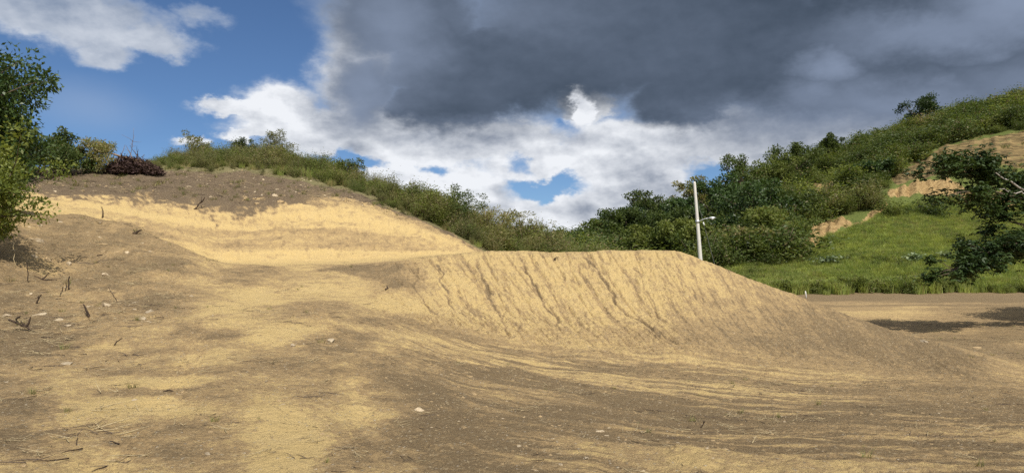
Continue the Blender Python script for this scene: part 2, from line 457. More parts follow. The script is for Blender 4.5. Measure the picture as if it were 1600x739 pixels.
dark = 0.30 + 0.5 * (fbm(X * 0.5, Y * 0.5, 5, 101) - 0.5) + 0.35 * (n_mid - 0.5)
dark += 0.0 * Z
dark = np.where(D < 40, 0.33 + (dark - 0.30) * 0.9, dark)
dk_p = patch([(590, 424, 75, 12, .8), (645, 440, 55, 16, .8), (540, 537, 75, 22, .75), (600, 565, 110, 26, .65), (690, 605, 130, 34, .8), (720, 690, 150, 55, .85), (620, 500, 70, 14, .5),
              (50, 535, 85, 34, .8), (20, 640, 95, 52, .85), (0, 470, 60, 30, .4), (235, 609, 110, 10, .55), (170, 575, 60, 10, .4), (330, 522, 70, 9, .55), (250, 545, 60, 8, .4), (300, 690, 160, 40, .45),
              (380, 430, 60, 16, .45), (270, 470, 70, 20, .5), (230, 410, 90, 22, .65), (160, 370, 60, 20, .5), (420, 560, 70, 22, .4), (300, 600, 120, 50, .35), (500, 480, 60, 18, .35), (460, 600, 60, 60, .3), (880, 470, 200, 30, .0)])
pl_p = patch([(215, 593, 150, 11, .7), (215, 632, 110, 13, .75), (60, 610, 70, 16, .7), (400, 462, 50, 13, .9), (330, 478, 60, 14, .6), (440, 520, 60, 16, .4), (440, 680, 70, 70, .8), (585, 640, 60, 60, .7),
              (545, 570, 40, 12, .4), (340, 560, 80, 16, .5), (130, 460, 70, 22, .35), (60, 430, 60, 16, .4), (640, 720, 60, 40, .5), (530, 450, 50, 16, .5), (660, 480, 90, 22, .6)])
dark = dark + dk_p * 0.70 - pl_p * 0.50 + (fbm(X * 2.6, Y * 2.6, 4, 93, 0.7) - 0.5) * 0.55
# right hand foot: dark gravel with pale wash lines
streak = sstep(st1 * 0.38 + st2 * 0.36 + st3 * 0.26, 0.43, 0.60) * (0.25 + 0.75 * vis)
lowdark = 0.98 - 0.85 * streak * np.clip(1.25 - 0.45 * np.abs(flow - 0.55) * 2, 0.25, 1)
band = np.exp(-((flow - 0.02) / 0.10) ** 2) * (1 - sstep(PXg, 1000, 1250)) + 0.8 * np.exp(-((flow - 0.30 - 0.1 * (PXg - 1100) / 500) / 0.10) ** 2) * sstep(PXg, 1000, 1200)
prof = np.interp(flow, [-.3, 0, .12, .28, .42, .7, 1.0, 1.5], [.22, .20, .25, .45, .78, .98, .92, .85])
lowdark = 0.45 * lowdark + 0.55 * (prof + 0.14) - 0.20 * band - 0.62 * (streak - 0.33) * sstep(flow, 0.0, 0.3) + 0.5 * (fbm(X * 1.3, Y * 1.3, 4, 86, .65) - .5)
dark = dark * (1 - wash) + wash * (0.25 * dark + 0.75 * lowdark)
# the fill face itself: clean subsoil, browner to the right
fd = 0.04 + 0.30 * (fbm(lane * 0.05, down * 6, 4, 111) - 0.42) + 0.60 * sstep(PXg + 260 * (down - 0.4), 960, 1300) + 0.25 * sstep(fbm(lane * 0.3, down * 40, 2, 113), 0.56, 0.75)
small2 = np.abs(fbm(lane * 0.11, down * 1.6, 3, 115) - 0.5) * 2
fd += 0.20 * np.exp(-(small2 / 0.06) ** 2) + 0.85 * rill_m + 0.30 * np.exp(-(small / 0.05) ** 2) + 0.12 * cl_amp  # rill lines darkened: the shade inside the cracks is painted into the colour
mface = sstep(U, L_TOE + 0.1, L_TOE + 0.9) * (1 - sstep(U, L_CREST + 0.05, L_CREST + 0.3)) * sstep(PXg, 600, 700) * (1 - sstep(PXg, 1490, 1600))
dark = dark * (1 - mface) + mface * fd
# beyond: cut, bank, flank, lot, scrub
dark = dark * (1 - cut) + cut * (0.10 + 0.30 * (fbm(PXg * 0.02, U * 4, 4, 121) - 0.45) + 0.55 * (fbm(PXg * 0.010, U * 9, 4, 122) - 0.48) + 0.25 * sstep(fbm(X * 4, Y * 4, 2, 123), .6, .8))
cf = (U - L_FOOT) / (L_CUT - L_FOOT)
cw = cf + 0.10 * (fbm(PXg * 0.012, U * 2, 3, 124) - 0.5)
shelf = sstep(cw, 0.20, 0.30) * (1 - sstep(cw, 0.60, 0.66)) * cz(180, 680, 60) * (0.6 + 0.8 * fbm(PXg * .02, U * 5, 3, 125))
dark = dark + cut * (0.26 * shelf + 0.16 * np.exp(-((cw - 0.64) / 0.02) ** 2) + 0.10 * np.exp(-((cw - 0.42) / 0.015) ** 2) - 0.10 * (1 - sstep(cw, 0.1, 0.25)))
padz = zone(L_CREST + 0.15, L_FOOT + 0.1, 0.1) * (1 - sstep(PXg, 1040, 1070))
dark = dark * (1 - padz) + padz * 0.12
edge = sstep(fbm(X * 0.8, Y * 0.8, 4, 131), 0.35, 0.6)
bdark = 1.0 + 0.7 * (fbm(X * 1.1, Y * 1.1, 5, 132) - 0.5) - 0.4 * sstep(PXg, 480, 620) * sstep(fbm(PXg * 0.012, (U - L_CUT) * 6, 3, 133), 0.45, 0.6)
Uw = U + (fbm(X * 0.55, Y * 0.55, 5, 137) - 0.5) * 1.1 + (fbm(X * 2.6, Y * 2.6, 4, 138, .7) - 0.5) * 1.0
bankc = sstep(Uw, L_CUT - 0.45, L_CUT + 0.05) * (1 - sstep(U, L_SCRUB + .2, L_SCRUB + .4)) * (1 - sstep(PXg, 740, 770)) * sstep(U, L_FOOT + .8, L_FOOT + 1.2)
bankc = bankc * (1 - 0.75 * sstep(PXg, 430, 560) * (1 - sstep(Uw, L_CUT + .1, L_CUT + .7)))
dark = dark * (1 - bankc) + bankc * bdark
fl = flank * (1 - cut)
dark = dark * (1 - fl) + fl * (0.68 + 0.9 * (fbm(X * 0.9, Y * 0.9, 5, 135) - 0.5) + dk_p * 0.35 - pl_p * 0.3)
lot = sstep(D, 27, 34) * (1 - sstep(U, L_FIELD, L_FIELD + 0.02)) * sstep(PXg, 1080, 1180)
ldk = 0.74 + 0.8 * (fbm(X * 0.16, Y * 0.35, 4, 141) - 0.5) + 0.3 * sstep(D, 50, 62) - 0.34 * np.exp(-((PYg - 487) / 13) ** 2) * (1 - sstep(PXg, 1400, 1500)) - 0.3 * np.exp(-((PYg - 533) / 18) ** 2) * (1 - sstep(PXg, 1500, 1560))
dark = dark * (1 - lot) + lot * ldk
rgt = sstep(PXg, 1150, 1250) * sstep(U, L_CREST + 0.1, L_CREST + 0.4) * (1 - sstep(D, 28, 36))
dark = dark * (1 - rgt) + rgt * (0.66 + 0.8 * (fbm(X * .45, Y * .8, 5, 145) - 0.5) - 0.25 * (st2 - .5))
behind = back * np.ones_like(Z)
dark = np.clip(dark * (1 - behind) + 0.5 * behind, 0, 1)

# far hillside: bare earth scars, in (column, row) of the hillside
def seg_mask(pts, wid):
    acc = np.zeros_like(Z)
    for (ax, ay, wa), (bx, by, wb) in zip(pts[:-1], pts[1:]):
        vx, vy = bx - ax, by - ay
        t = np.clip(((PXg - ax) * vx + (PYg - ay) * vy) / (vx * vx + vy * vy), 0, 1)
        q = np.hypot(PXg - ax - t * vx, PYg - ay - t * vy) / (wa + (wb - wa) * t)
        acc = np.maximum(acc, 1 - sstep(q + (fbm(X * 0.35, Y * 0.35, 3, 151) - 0.5) * 1.1, 0.6, 1.15))
    return acc
farz = sstep(D, 80, 86) * (1 - sstep(D, 176, 184)) * sstep(PXg, 1150, 1200)
scar = seg_mask([(1243, 400, 11), (1262, 382, 16), (1290, 357, 15), (1316, 346, 8), (1345, 352, 3), (1362, 336, 9), (1385, 318, 3)], 1)
scar = np.maximum(scar, seg_mask([(1258, 308, 10), (1285, 298, 15), (1314, 287, 11)], 1))
scar = np.maximum(scar, seg_mask([(1392, 304, 6), (1430, 299, 10), (1478, 294, 13), (1530, 312, 13), (1580, 318, 14)], 1)) * farz
upper = seg_mask([(1402, 284, 10), (1450, 264, 19), (1520, 246, 26), (1600, 236, 36), (1700, 220, 50)], 1) * farz * (1 - scar)
bare = np.clip(scar + upper * 0.8, 0, 1)
fz = sstep(D, 84, 90)
Zd += fz * (1 - sstep(D, 180, 215)) * ((fbm(X * 0.08, Y * 0.08, 4, 161) - 0.5) * 3.0 * sstep(D, 100, 125) + (fbm(X * 0.5, Y * 0.5, 3, 162) - 0.5) * 0.5)
Zd += bare * ((fbm(PXg * 0.09, Z * 0.3, 3, 163) - 0.5) * 2.6 + (fbm(PXg * 0.05, Z * 1.6, 2, 164) - 0.5) * 1.0)
Z = Z + Zd * (1 - back)
green = np.clip(scrub * 0.9 + sstep(U, L_FIELD - 0.05, L_FIELD + 0.02) * (1 - bare), 0, 1)
green = np.where(np.abs(np.degrees(th))[:, None] > 75, green * (1 - back), green)


def bil(arr, x, y):
    """sample a sheet array at world points"""
    t = np.arctan2(x, y)
    r = np.hypot(x, y)
    i = np.clip(np.interp(t, th, np.arange(NTH)), 0, NTH - 1.001)
    j = np.clip(np.interp(r, rr, np.arange(NR)), 0, NR - 1.001)
    i0, j0 = np.floor(i).astype(int), np.floor(j).astype(int)
    a, b = i - i0, j - j0
    return (arr[i0, j0] * (1 - a) + arr[i0 + 1, j0] * a) * (1 - b) + (arr[i0, j0 + 1] * (1 - a) + arr[i0 + 1, j0 + 1] * a) * b


def gz(x, y):
    return float(bil(Z, np.array([x]), np.array([y]))[0])


def hit(px, py, dmin=4.0, dmax=180.0):
    """the ground point seen at a frame position: march along the line of sight"""
    ds = np.exp(np.linspace(math.log(dmin), math.log(dmax), 1500))
    xs = (px - CX) / FPX * ds
    zs = EYE - (py - HZ) / FPX * ds
    g = bil(Z, xs, ds)
    k = int(np.argmax(g >= zs))
    if g[k] < zs[k]:
        k = len(ds) - 1
    return Vector((xs[k], ds[k], float(g[k])))


def at(px, d, py=None):
    x = (px - CX) / FPX * d
    return Vector((x, d, gz(x, d) if py is None else zrow(d, py)))


# ---------------------------------------------------------------- mesh helpers
def mesh_np(name, verts, faces, mat=None, smooth=False, mats=None, midx=None):
    """verts (n,3), faces (m,3) or (m,4)"""
    verts = np.asarray(verts, np.float32)
    faces = np.asarray(faces, np.int32)
    me = bpy.data.meshes.new(name)
    m, k = faces.shape
    me.vertices.add(len(verts))
    me.vertices.foreach_set('co', verts.ravel())
    me.loops.add(m * k)
    me.loops.foreach_set('vertex_index', faces.ravel())
    me.polygons.add(m)
    me.polygons.foreach_set('loop_start', np.arange(0, m * k, k, dtype=np.int32))
    if smooth:
        me.polygons.foreach_set('use_smooth', np.ones(m, bool))
    for q in (mats or ([mat] if mat else [])):
        me.materials.append(q)
    if midx is not None:
        me.polygons.foreach_set('material_index', np.asarray(midx, np.int32))
    me.update(calc_edges=True)
    return me


def ob(name, me, parent=None, loc=None, label=None, cat=None, group=None, kind=None):
    o = bpy.data.objects.new(name, me)
    COL.objects.link(o)
    if loc is not None:
        o.location = loc
    if parent is not None:
        o.parent = parent
    for k, v in (('label', label), ('category', cat), ('group', group), ('kind', kind)):
        if v:
            o[k] = v
    return o


def thing(name, loc, label, cat, group=None):
    return ob(name, None, None, loc, label, cat, group)


def tube(pts, rad, n=6, cap=True):
    """a bent, tapering round bar; returns verts, quads"""
    pts = np.asarray(pts, float)
    rad = np.broadcast_to(np.asarray(rad, float), (len(pts),))
    tan = np.gradient(pts, axis=0)
    tan /= np.linalg.norm(tan, axis=1)[:, None] + 1e-9
    ref = np.array([0.31, 0.17, 0.94]) if abs(tan[0][2]) < 0.8 else np.array([0.94, 0.31, 0.1])
    a = np.cross(tan, ref)
    a /= np.linalg.norm(a, axis=1)[:, None] + 1e-9
    b = np.cross(tan, a)
    ang = np.arange(n) / n * 2 * math.pi
    v = pts[:, None, :] + rad[:, None, None] * (np.cos(ang)[None, :, None] * a[:, None, :] + np.sin(ang)[None, :, None] * b[:, None, :])
    v = v.reshape(-1, 3)
    i = np.arange(len(pts) - 1)[:, None] * n
    j = np.arange(n)[None, :]
    q = np.stack([i + j, i + (j + 1) % n, i + n + (j + 1) % n, i + n + j], -1).reshape(-1, 4)
    if cap:
        e = (len(pts) - 1) * n
        v = np.vstack([v, pts[:1], pts[-1:]])
        c0, c1 = len(v) - 2, len(v) - 1
        jj = np.arange(0, n)
        q = np.vstack([q, np.stack([np.full(n, c0), (jj + 1) % n, jj, jj], -1)[:, [0, 1, 2, 0]] if False else np.zeros((0, 4), int)])
        if n % 2 == 0:
            for s in range(0, n, 2):
                q = np.vstack([q, [[c0, (s + 2) % n, s + 1, s]], [[c1, e + s, e + s + 1, e + (s + 2) % n]]])
    return v, q


class Geo:
    def __init__(s):
        s.v, s.f, s.n = [], [], 0

    def add(s, v, f):
        s.v.append(np.asarray(v, float))
        s.f.append(np.asarray(f, int) + s.n)
        s.n += len(v)
        return s

    def mesh(s, name, mat, smooth=True):
        return mesh_np(name, np.vstack(s.v), np.vstack(s.f), mat, smooth)


def leaf_quads(c, length, width, g=rng, droop=0.0, up=0.5, dirs=None, fold=0.18):
    """one kite-shaped folded leaf per centre"""
    n = len(c)
    if dirs is None:
        a = g.normal(size=(n, 3))
        a[:, 2] = a[:, 2] * 0.6 - droop
    else:
        a = dirs + g.normal(size=(n, 3)) * 0.35
    a /= np.linalg.norm(a, axis=1)[:, None]
    nn = g.normal(size=(n, 3)) * (1 - up) + np.array([0, 0, 1.0]) * up
    b = np.cross(a, nn)
    b /= np.linalg.norm(b, axis=1)[:, None] + 1e-9
    nn = np.cross(b, a)
    L = (length * g.uniform(0.65, 1.25, n))[:, None]
    W = (width * g.uniform(0.7, 1.2, n))[:, None]
    base = c
    v = np.stack([base, base + a * L * 0.45 + b * W * 0.5 + nn * W * fold, base + a * L, base + a * L * 0.45 - b * W * 0.5 + nn * W * fold], 1).reshape(-1, 3)
    f = np.arange(4 * n).reshape(n, 4)
    return v, f


# ---------------------------------------------------------------- materials
def mat(name):
    m = bpy.data.materials.new(name)
    m.use_nodes = True
    t = NT(m.node_tree)
    out = t.new('ShaderNodeOutputMaterial')
    return m, t, out


def pbsdf(t, out, col, rough=0.9, spec=0.2, normal=None):
    b = t.new('ShaderNodeBsdfPrincipled')
    t.put(b.inputs['Base Color'], col)
    t.put(b.inputs['Roughness'], rough)
    b.inputs['Specular IOR Level'].default_value = spec
    if normal is not None:
        t.l.new(normal, b.inputs['Normal'])
    t.l.new(b.outputs[0], out.inputs[0])
    return b


def bump(t, h, strength, dist, prev=None):
    b = t.new('ShaderNodeBump')
    b.inputs['Strength'].default_value = strength
    b.inputs['Distance'].default_value = dist
    t.put(b.inputs['Height'], h)
    if prev is not None:
        t.l.new(prev, b.inputs['Normal'])
    return b.outputs[0]


def soil_material():
    m, t, out = mat("soil")
    pos = t.new('ShaderNodeNewGeometry').outputs['Position']
    at_ = t.new('ShaderNodeAttribute', attribute_name='soil')
    sp = t.new('ShaderNodeSeparateColor')
    t.put(sp.inputs[0], at_.outputs['Color'])
    dark, green, top = sp.outputs
    n1 = t.noise(pos, 2.2, 6, 0.62)
    n2 = t.noise(pos, 11, 6, 0.65)
    n3 = t.noise(pos, 38, 5, 0.75)
    f = t.m('ADD', dark, t.m('ADD', t.m('MULTIPLY', t.m('SUBTRACT', n1, 0.5), 0.75), t.m('ADD', t.m('MULTIPLY', t.m('SUBTRACT', n2, 0.5), 1.15), t.m('MULTIPLY', t.m('SUBTRACT', n3, 0.5), 1.25))))
    f = t.ramp(f, 0.12, 0.84, smooth=False)
    yel = t.mix(n1, (0.478, 0.340, 0.142), (0.580, 0.436, 0.202))
    tan = (0.340, 0.236, 0.118)
    drk = t.mix(n2, (0.138, 0.098, 0.053), (0.230, 0.164, 0.088))
    c = t.mix(t.ramp(f, 0.0, 0.45, smooth=False), yel, tan)
    c = t.mix(t.ramp(f, 0.50, 1.0, smooth=False), c, drk)
    red = t.mix(n2, (0.082, 0.059, 0.038), (0.165, 0.120, 0.074))      # turned-over topsoil on the bank
    c = t.mix(t.m('MULTIPLY', top, t.ramp(f, 0.35, 0.8)), c, red)
    # straw flecks and grit
    st = t.new('ShaderNodeMapping')
    st.inputs['Scale'].default_value = (9, 34, 20)
    st.inputs['Rotation'].default_value = (0, 0, 0.6)
    t.put(st.inputs[0], t.v('ADD', pos, t.v('SCALE', t.noise(pos, 3, 3, 0.6, True), scale=0.5)))
    fl = t.ramp(t.noise(st.outputs[0], 1.0, 3, 0.6), 0.60, 0.68)
    st2 = t.new('ShaderNodeMapping')
    st2.inputs['Scale'].default_value = (46, 11, 20)
    st2.inputs['Rotation'].default_value = (0, 0, -0.5)
    t.put(st2.inputs[0], t.v('ADD', pos, t.v('SCALE', t.noise(pos, 2, 3, 0.6, True), scale=0.8)))
    fl2 = t.ramp(t.noise(st2.outputs[0], 1.0, 3, 0.6), 0.60, 0.68)
    fl = t.m('MULTIPLY', t.m('MAXIMUM', fl, fl2), t.ramp(t.m('ADD', n1, t.m('MULTIPLY', dark, 0.3)), 0.42, 0.72))
    c = t.mix(t.m('MULTIPLY', fl, 0.62), c, (0.50, 0.40, 0.24))
    fd_ = t.ramp(t.noise(t.v('ADD', st.outputs[0], (7, 3, 1)), 1.3, 3, 0.6), 0.63, 0.70)
    c = t.mix(t.m('MULTIPLY', fd_, 0.45), c, (0.10, 0.072, 0.048))
    vor = t.new('ShaderNodeTexVoronoi', feature='F1')
    t.put(vor.inputs['Vector'], pos)
    vor.inputs['Scale'].default_value = 22
    pick = t.new('ShaderNodeSeparateColor')
    t.put(pick.inputs[0], vor.outputs['Color'])
    peb = t.m('MULTIPLY', t.ramp(vor.outputs['Distance'], 0.34, 0.24), t.ramp(pick.outputs[0], 0.86, 0.9))
    c = t.mix(t.m('MULTIPLY', peb, 0.7), c, (0.52, 0.44, 0.32))
    pebd = t.m('MULTIPLY', t.ramp(vor.outputs['Distance'], 0.30, 0.20), t.ramp(pick.outputs[1], 0.88, 0.92))
    c = t.mix(t.m('MULTIPLY', pebd, 0.6), c, (0.12, 0.085, 0.055))
    # litter and low growth under the scrub
    gcol = t.mix(n2, (0.10, 0.10, 0.042), (0.24, 0.20, 0.10))
    c = t.mix(t.ramp(t.m('ADD', green, t.m('MULTIPLY', t.m('SUBTRACT', n1, 0.5), 0.5)), 0.35, 0.65), c, gcol)
    h = t.m('ADD', t.m('MULTIPLY', n2, 1.0), t.m('ADD', t.m('MULTIPLY', n3, 0.5), t.m('MULTIPLY', peb, 0.25)))
    pbsdf(t, out, c, 0.95, 0.12, bump(t, h, 1.0, 0.07))
    return m


def hillside_material():
    m, t, out = mat("hillside")
    pos = t.new('ShaderNodeNewGeometry').outputs['Position']
    at_ = t.new('ShaderNodeAttribute', attribute_name='soil')
    sp = t.new('ShaderNodeSeparateColor')
    t.put(sp.inputs[0], at_.outputs['Color'])
    scar, green, up = sp.outputs
    n1 = t.noise(pos, 0.5, 6, 0.6)
    n2 = t.noise(pos, 2.5, 5, 0.65)
    gc = t.mix(n2, (0.06, 0.085, 0.02), (0.16, 0.18, 0.05))
    mp = t.new('ShaderNodeMapping')
    mp.inputs['Scale'].default_value = (0.25, 0.25, 2.2)
    t.put(mp.inputs[0], pos)
    lay = t.noise(mp.outputs[0], 1.0, 5, 0.65)
    earth = t.mix(t.ramp(n2, 0.3, 0.7), (0.20, 0.128, 0.055), (0.43, 0.305, 0.140))  # hollows of the bump noise painted darker, as shade in the recesses
    brown = t.mix(t.ramp(lay, 0.35, 0.65), (0.080, 0.060, 0.030), (0.28, 0.200, 0.090))
    brown = t.mix(t.ramp(n1, 0.60, 0.70), brown, (0.13, 0.14, 0.05))
    k = t.m('MULTIPLY', t.m('SUBTRACT', n2, 0.5), 0.9)
    c = t.mix(t.ramp(t.m('ADD', up, k), 0.3, 0.6), gc, brown)
    c = t.mix(t.ramp(t.m('ADD', scar, k), 0.3, 0.6), c, earth)
    pbsdf(t, out, c, 0.95, 0.1, bump(t, t.m('ADD', n2, lay), 0.8, 0.4))
    return m


def leaf_material(name, c_lo, c_hi, trans=0.3, spec=0.25, rough=0.55, dry=None, dryf=0.1, top=None):
    m, t, out = mat(name)
    g = t.new('ShaderNodeNewGeometry')
    oi = t.new('ShaderNodeObjectInfo')
    r = g.outputs['Random Per Island']
    c = t.mix(r, c_lo, c_hi)
    big = t.noise(g.outputs['Position'], 0.45, 3, 0.6)
    c = t.mix(t.ramp(big, 0.36, 0.64, 0.0, 0.65), c, tuple(x * y for x, y in zip(c_hi, (1.25, 1.15, 0.95))))
    if dry:
        c = t.mix(t.ramp(t.m('ADD', t.m('FRACT', t.m('MULTIPLY', r, 7.31)), t.m('MULTIPLY', t.m('SUBTRACT', oi.outputs['Random'], 0.5), 0.3)), 1 - dryf - 0.03, 1 - dryf + 0.03), c, dry)
    hs = t.new('ShaderNodeHueSaturation')
    t.put(hs.inputs['Value'], t.m('ADD', 0.8, t.m('MULTIPLY', oi.outputs['Random'], 0.4)))
    t.put(hs.inputs['Color'], c)
    b = pbsdf(t, out, hs.outputs[0], rough, spec)
    tr = t.new('ShaderNodeBsdfTranslucent')
    t.put(tr.inputs[0], t.mix(1.0, hs.outputs[0], (1.3, 1.35, 0.7), 'MULTIPLY'))
    mx = t.new('ShaderNodeMixShader')
    mx.inputs[0].default_value = trans
    t.l.new(b.outputs[0], mx.inputs[1])
    t.l.new(tr.outputs[0], mx.inputs[2])
    t.l.new(mx.outputs[0], out.inputs[0])
    return m


def bark_material(name, lo, hi):
    m, t, out = mat(name)
    pos = t.new('ShaderNodeTexCoord').outputs['Object']
    mp = t.new('ShaderNodeMapping')
    mp.inputs['Scale'].default_value = (9, 9, 2)
    t.put(mp.inputs[0], pos)
    n = t.noise(mp.outputs[0], 2.0, 5, 0.65)
    pbsdf(t, out, t.mix(t.ramp(n, 0.3, 0.7), lo, hi), 0.9, 0.15, bump(t, n, 0.6, 0.02))
    return m


def stone_material(name, lo, hi):
    m, t, out = mat(name)
    pos = t.new('ShaderNodeTexCoord').outputs['Object']
    oi = t.new('ShaderNodeObjectInfo')
    n = t.noise(pos, 7, 6, 0.65)
    c = t.mix(t.ramp(n, 0.3, 0.7), lo, hi)
    hs = t.new('ShaderNodeHueSaturation')
    t.put(hs.inputs['Value'], t.m('ADD', 0.7, t.m('MULTIPLY', oi.outputs['Random'], 0.5)))
    t.put(hs.inputs['Color'], c)
    pbsdf(t, out, hs.outputs[0], 0.9, 0.2, bump(t, n, 0.7, 0.03))
    return m


M_SOIL = soil_material()
M_HILL = hillside_material()
M_LEAF_DARK = leaf_material("leaf_dark", (0.018, 0.040, 0.012), (0.050, 0.085, 0.022), 0.25, 0.35, 0.45)
M_LEAF_BRIGHT = leaf_material("leaf_bright", (0.090, 0.130, 0.024), (0.230, 0.265, 0.058), 0.35, 0.3, 0.5)
M_LEAF_MID = leaf_material("leaf_mid", (0.036, 0.060, 0.016), (0.088, 0.120, 0.032), 0.3, 0.25, 0.5, (0.13, 0.11, 0.045), 0.05)
M_LEAF_SCRUB = leaf_material("leaf_scrub", (0.095, 0.115, 0.040), (0.185, 0.190, 0.075), 0.35, 0.2, 0.6, (0.26, 0.205, 0.11), 0.16)
M_LEAF_HILL = leaf_material("leaf_hill", (0.060, 0.090, 0.022), (0.150, 0.180, 0.048), 0.35, 0.2, 0.6, (0.15, 0.13, 0.055), 0.05)
M_GRASS = leaf_material("grass_green", (0.180, 0.240, 0.060), (0.33, 0.380, 0.125), 0.4, 0.2, 0.6, (0.24, 0.22, 0.08), 0.10)
M_STRAW = leaf_material("grass_dry", (0.16, 0.15, 0.06), (0.30, 0.25, 0.12), 0.25, 0.15, 0.7, (0.11, 0.14, 0.04), 0.3)
M_DEADLEAF = leaf_material("leaf_dead", (0.022, 0.015, 0.015), (0.065, 0.042, 0.040), 0.1, 0.1, 0.8, (0.12, 0.08, 0.06), 0.1)
M_PALELEAF = leaf_material("leaf_pale", (0.11, 0.16, 0.07), (0.24, 0.29, 0.17), 0.25, 0.4, 0.45)
M_LEAF_DEEP = leaf_material("leaf_deep", (0.014, 0.030, 0.010), (0.042, 0.070, 0.019), 0.2, 0.3, 0.5)
M_BARK = bark_material("bark_brown", (0.07, 0.05, 0.035), (0.17, 0.13, 0.095))
M_BARK_PALE = bark_material("bark_pale", (0.26, 0.23, 0.19), (0.46, 0.43, 0.38))
M_WOOD_DARK = bark_material("wood_charred", (0.022, 0.015, 0.011), (0.085, 0.058, 0.04))
M_WOOD_DRY = bark_material("wood_dry", (0.17, 0.11, 0.065), (0.33, 0.23, 0.15))
M_STONE = stone_material("limestone", (0.33, 0.25, 0.15), (0.52, 0.43, 0.30))
M_STONE_TAN = stone_material("soil_clod", (0.24, 0.165, 0.085), (0.42, 0.31, 0.17))


# ---------------------------------------------------------------- the ground, cut into named pieces of one seamless sheet
def split_terrain():
    ii, jj = np.meshgrid(np.arange(NTH - 1), np.arange(NR - 1), indexing='ij')
    idx = lambda a, b: a * NR + b
    faces = np.stack([idx(ii, jj), idx(ii + 1, jj), idx(ii + 1, jj + 1), idx(ii, jj + 1)], -1).reshape(-1, 4)[:, ::-1]
    verts = np.stack([X, Y, Z], -1).reshape(-1, 3)
    uf = (U[:-1, :-1] + U[1:, 1:]).ravel() * 0.5
    pf = (PXg[:-1, :-1] + PXg[1:, 1:]).ravel() * 0.5
    tf = np.abs(np.degrees((th[:-1] + th[1:]) * 0.5))[:, None].repeat(NR - 1, 1).ravel()
    wob = (fbm(X * 1.1, Y * 1.1, 3, 171)[:-1, :-1].ravel() - 0.5) * 0.5
    reg = np.zeros(len(faces), int)
    reg[(uf > L_TOE + 0.35 + wob) & (uf < L_FOOT) & (pf > 620 + 200 * wob) & (pf < 1560 + 100 * wob)] = 1
    reg[(uf >= L_FOOT) & (uf < L_CUT) & (pf < 745)] = 2
    reg[(uf > L_TOE + 0.5 + wob) & (uf < L_FOOT) & (pf < 270 + 80 * wob)] = 3
    reg[(uf >= L_CUT) & (uf < L_FIELD) & (pf < 960)] = 3
    reg[(uf >= L_FIELD) & (uf < L_FIELDTOP) & (pf > 1080)] = 4
    reg[(uf >= L_FIELD) & ((uf >= L_FIELDTOP) | (pf <= 1080))] = 5
    reg[(tf > 100)] = 0
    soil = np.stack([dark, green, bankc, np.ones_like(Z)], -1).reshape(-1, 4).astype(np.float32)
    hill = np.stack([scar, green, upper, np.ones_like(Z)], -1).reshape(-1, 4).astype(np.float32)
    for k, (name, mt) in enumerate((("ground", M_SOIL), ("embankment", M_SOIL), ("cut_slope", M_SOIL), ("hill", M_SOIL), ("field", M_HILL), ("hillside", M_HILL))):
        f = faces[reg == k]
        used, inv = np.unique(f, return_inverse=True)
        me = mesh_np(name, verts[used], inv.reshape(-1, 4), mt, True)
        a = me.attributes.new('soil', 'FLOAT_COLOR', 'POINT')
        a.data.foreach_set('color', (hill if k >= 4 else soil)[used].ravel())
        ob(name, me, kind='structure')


split_terrain()
# ---------------------------------------------------------------- plants
def branch_path(p0, d0, length, g, n=6, wig=0.18, grav=0.0):
    pts = [np.array(p0, float)]
    d = np.array(d0, float)
    d /= np.linalg.norm(d)
    for k in range(n - 1):
        d = d + g.normal(size=3) * wig + np.array([0, 0, grav])
        d /= np.linalg.norm(d)
        pts.append(pts[-1] + d * length / (n - 1))
    return np.array(pts), d


def crown_fill(centres, radii, n, g, length, width, droop=0.1, up=0.45, squash=0.75, shell=0.55):
    """leaves spread through clumps"""
    k = g.integers(0, len(centres), n)
    v = g.normal(size=(n, 3))
    v /= np.linalg.norm(v, axis=1)[:, None]
    r = (shell + (1 - shell) * g.random(n)) * (g.random(n) ** 0.33)
    p = centres[k] + v * (r * radii[k])[:, None] * np.array([1, 1, squash])
    out = v * 0.8 + g.normal(size=(n, 3)) * 0.6
    out[:, 2] -= droop
    return leaf_quads(p, length, width, g, up=up, dirs=out)


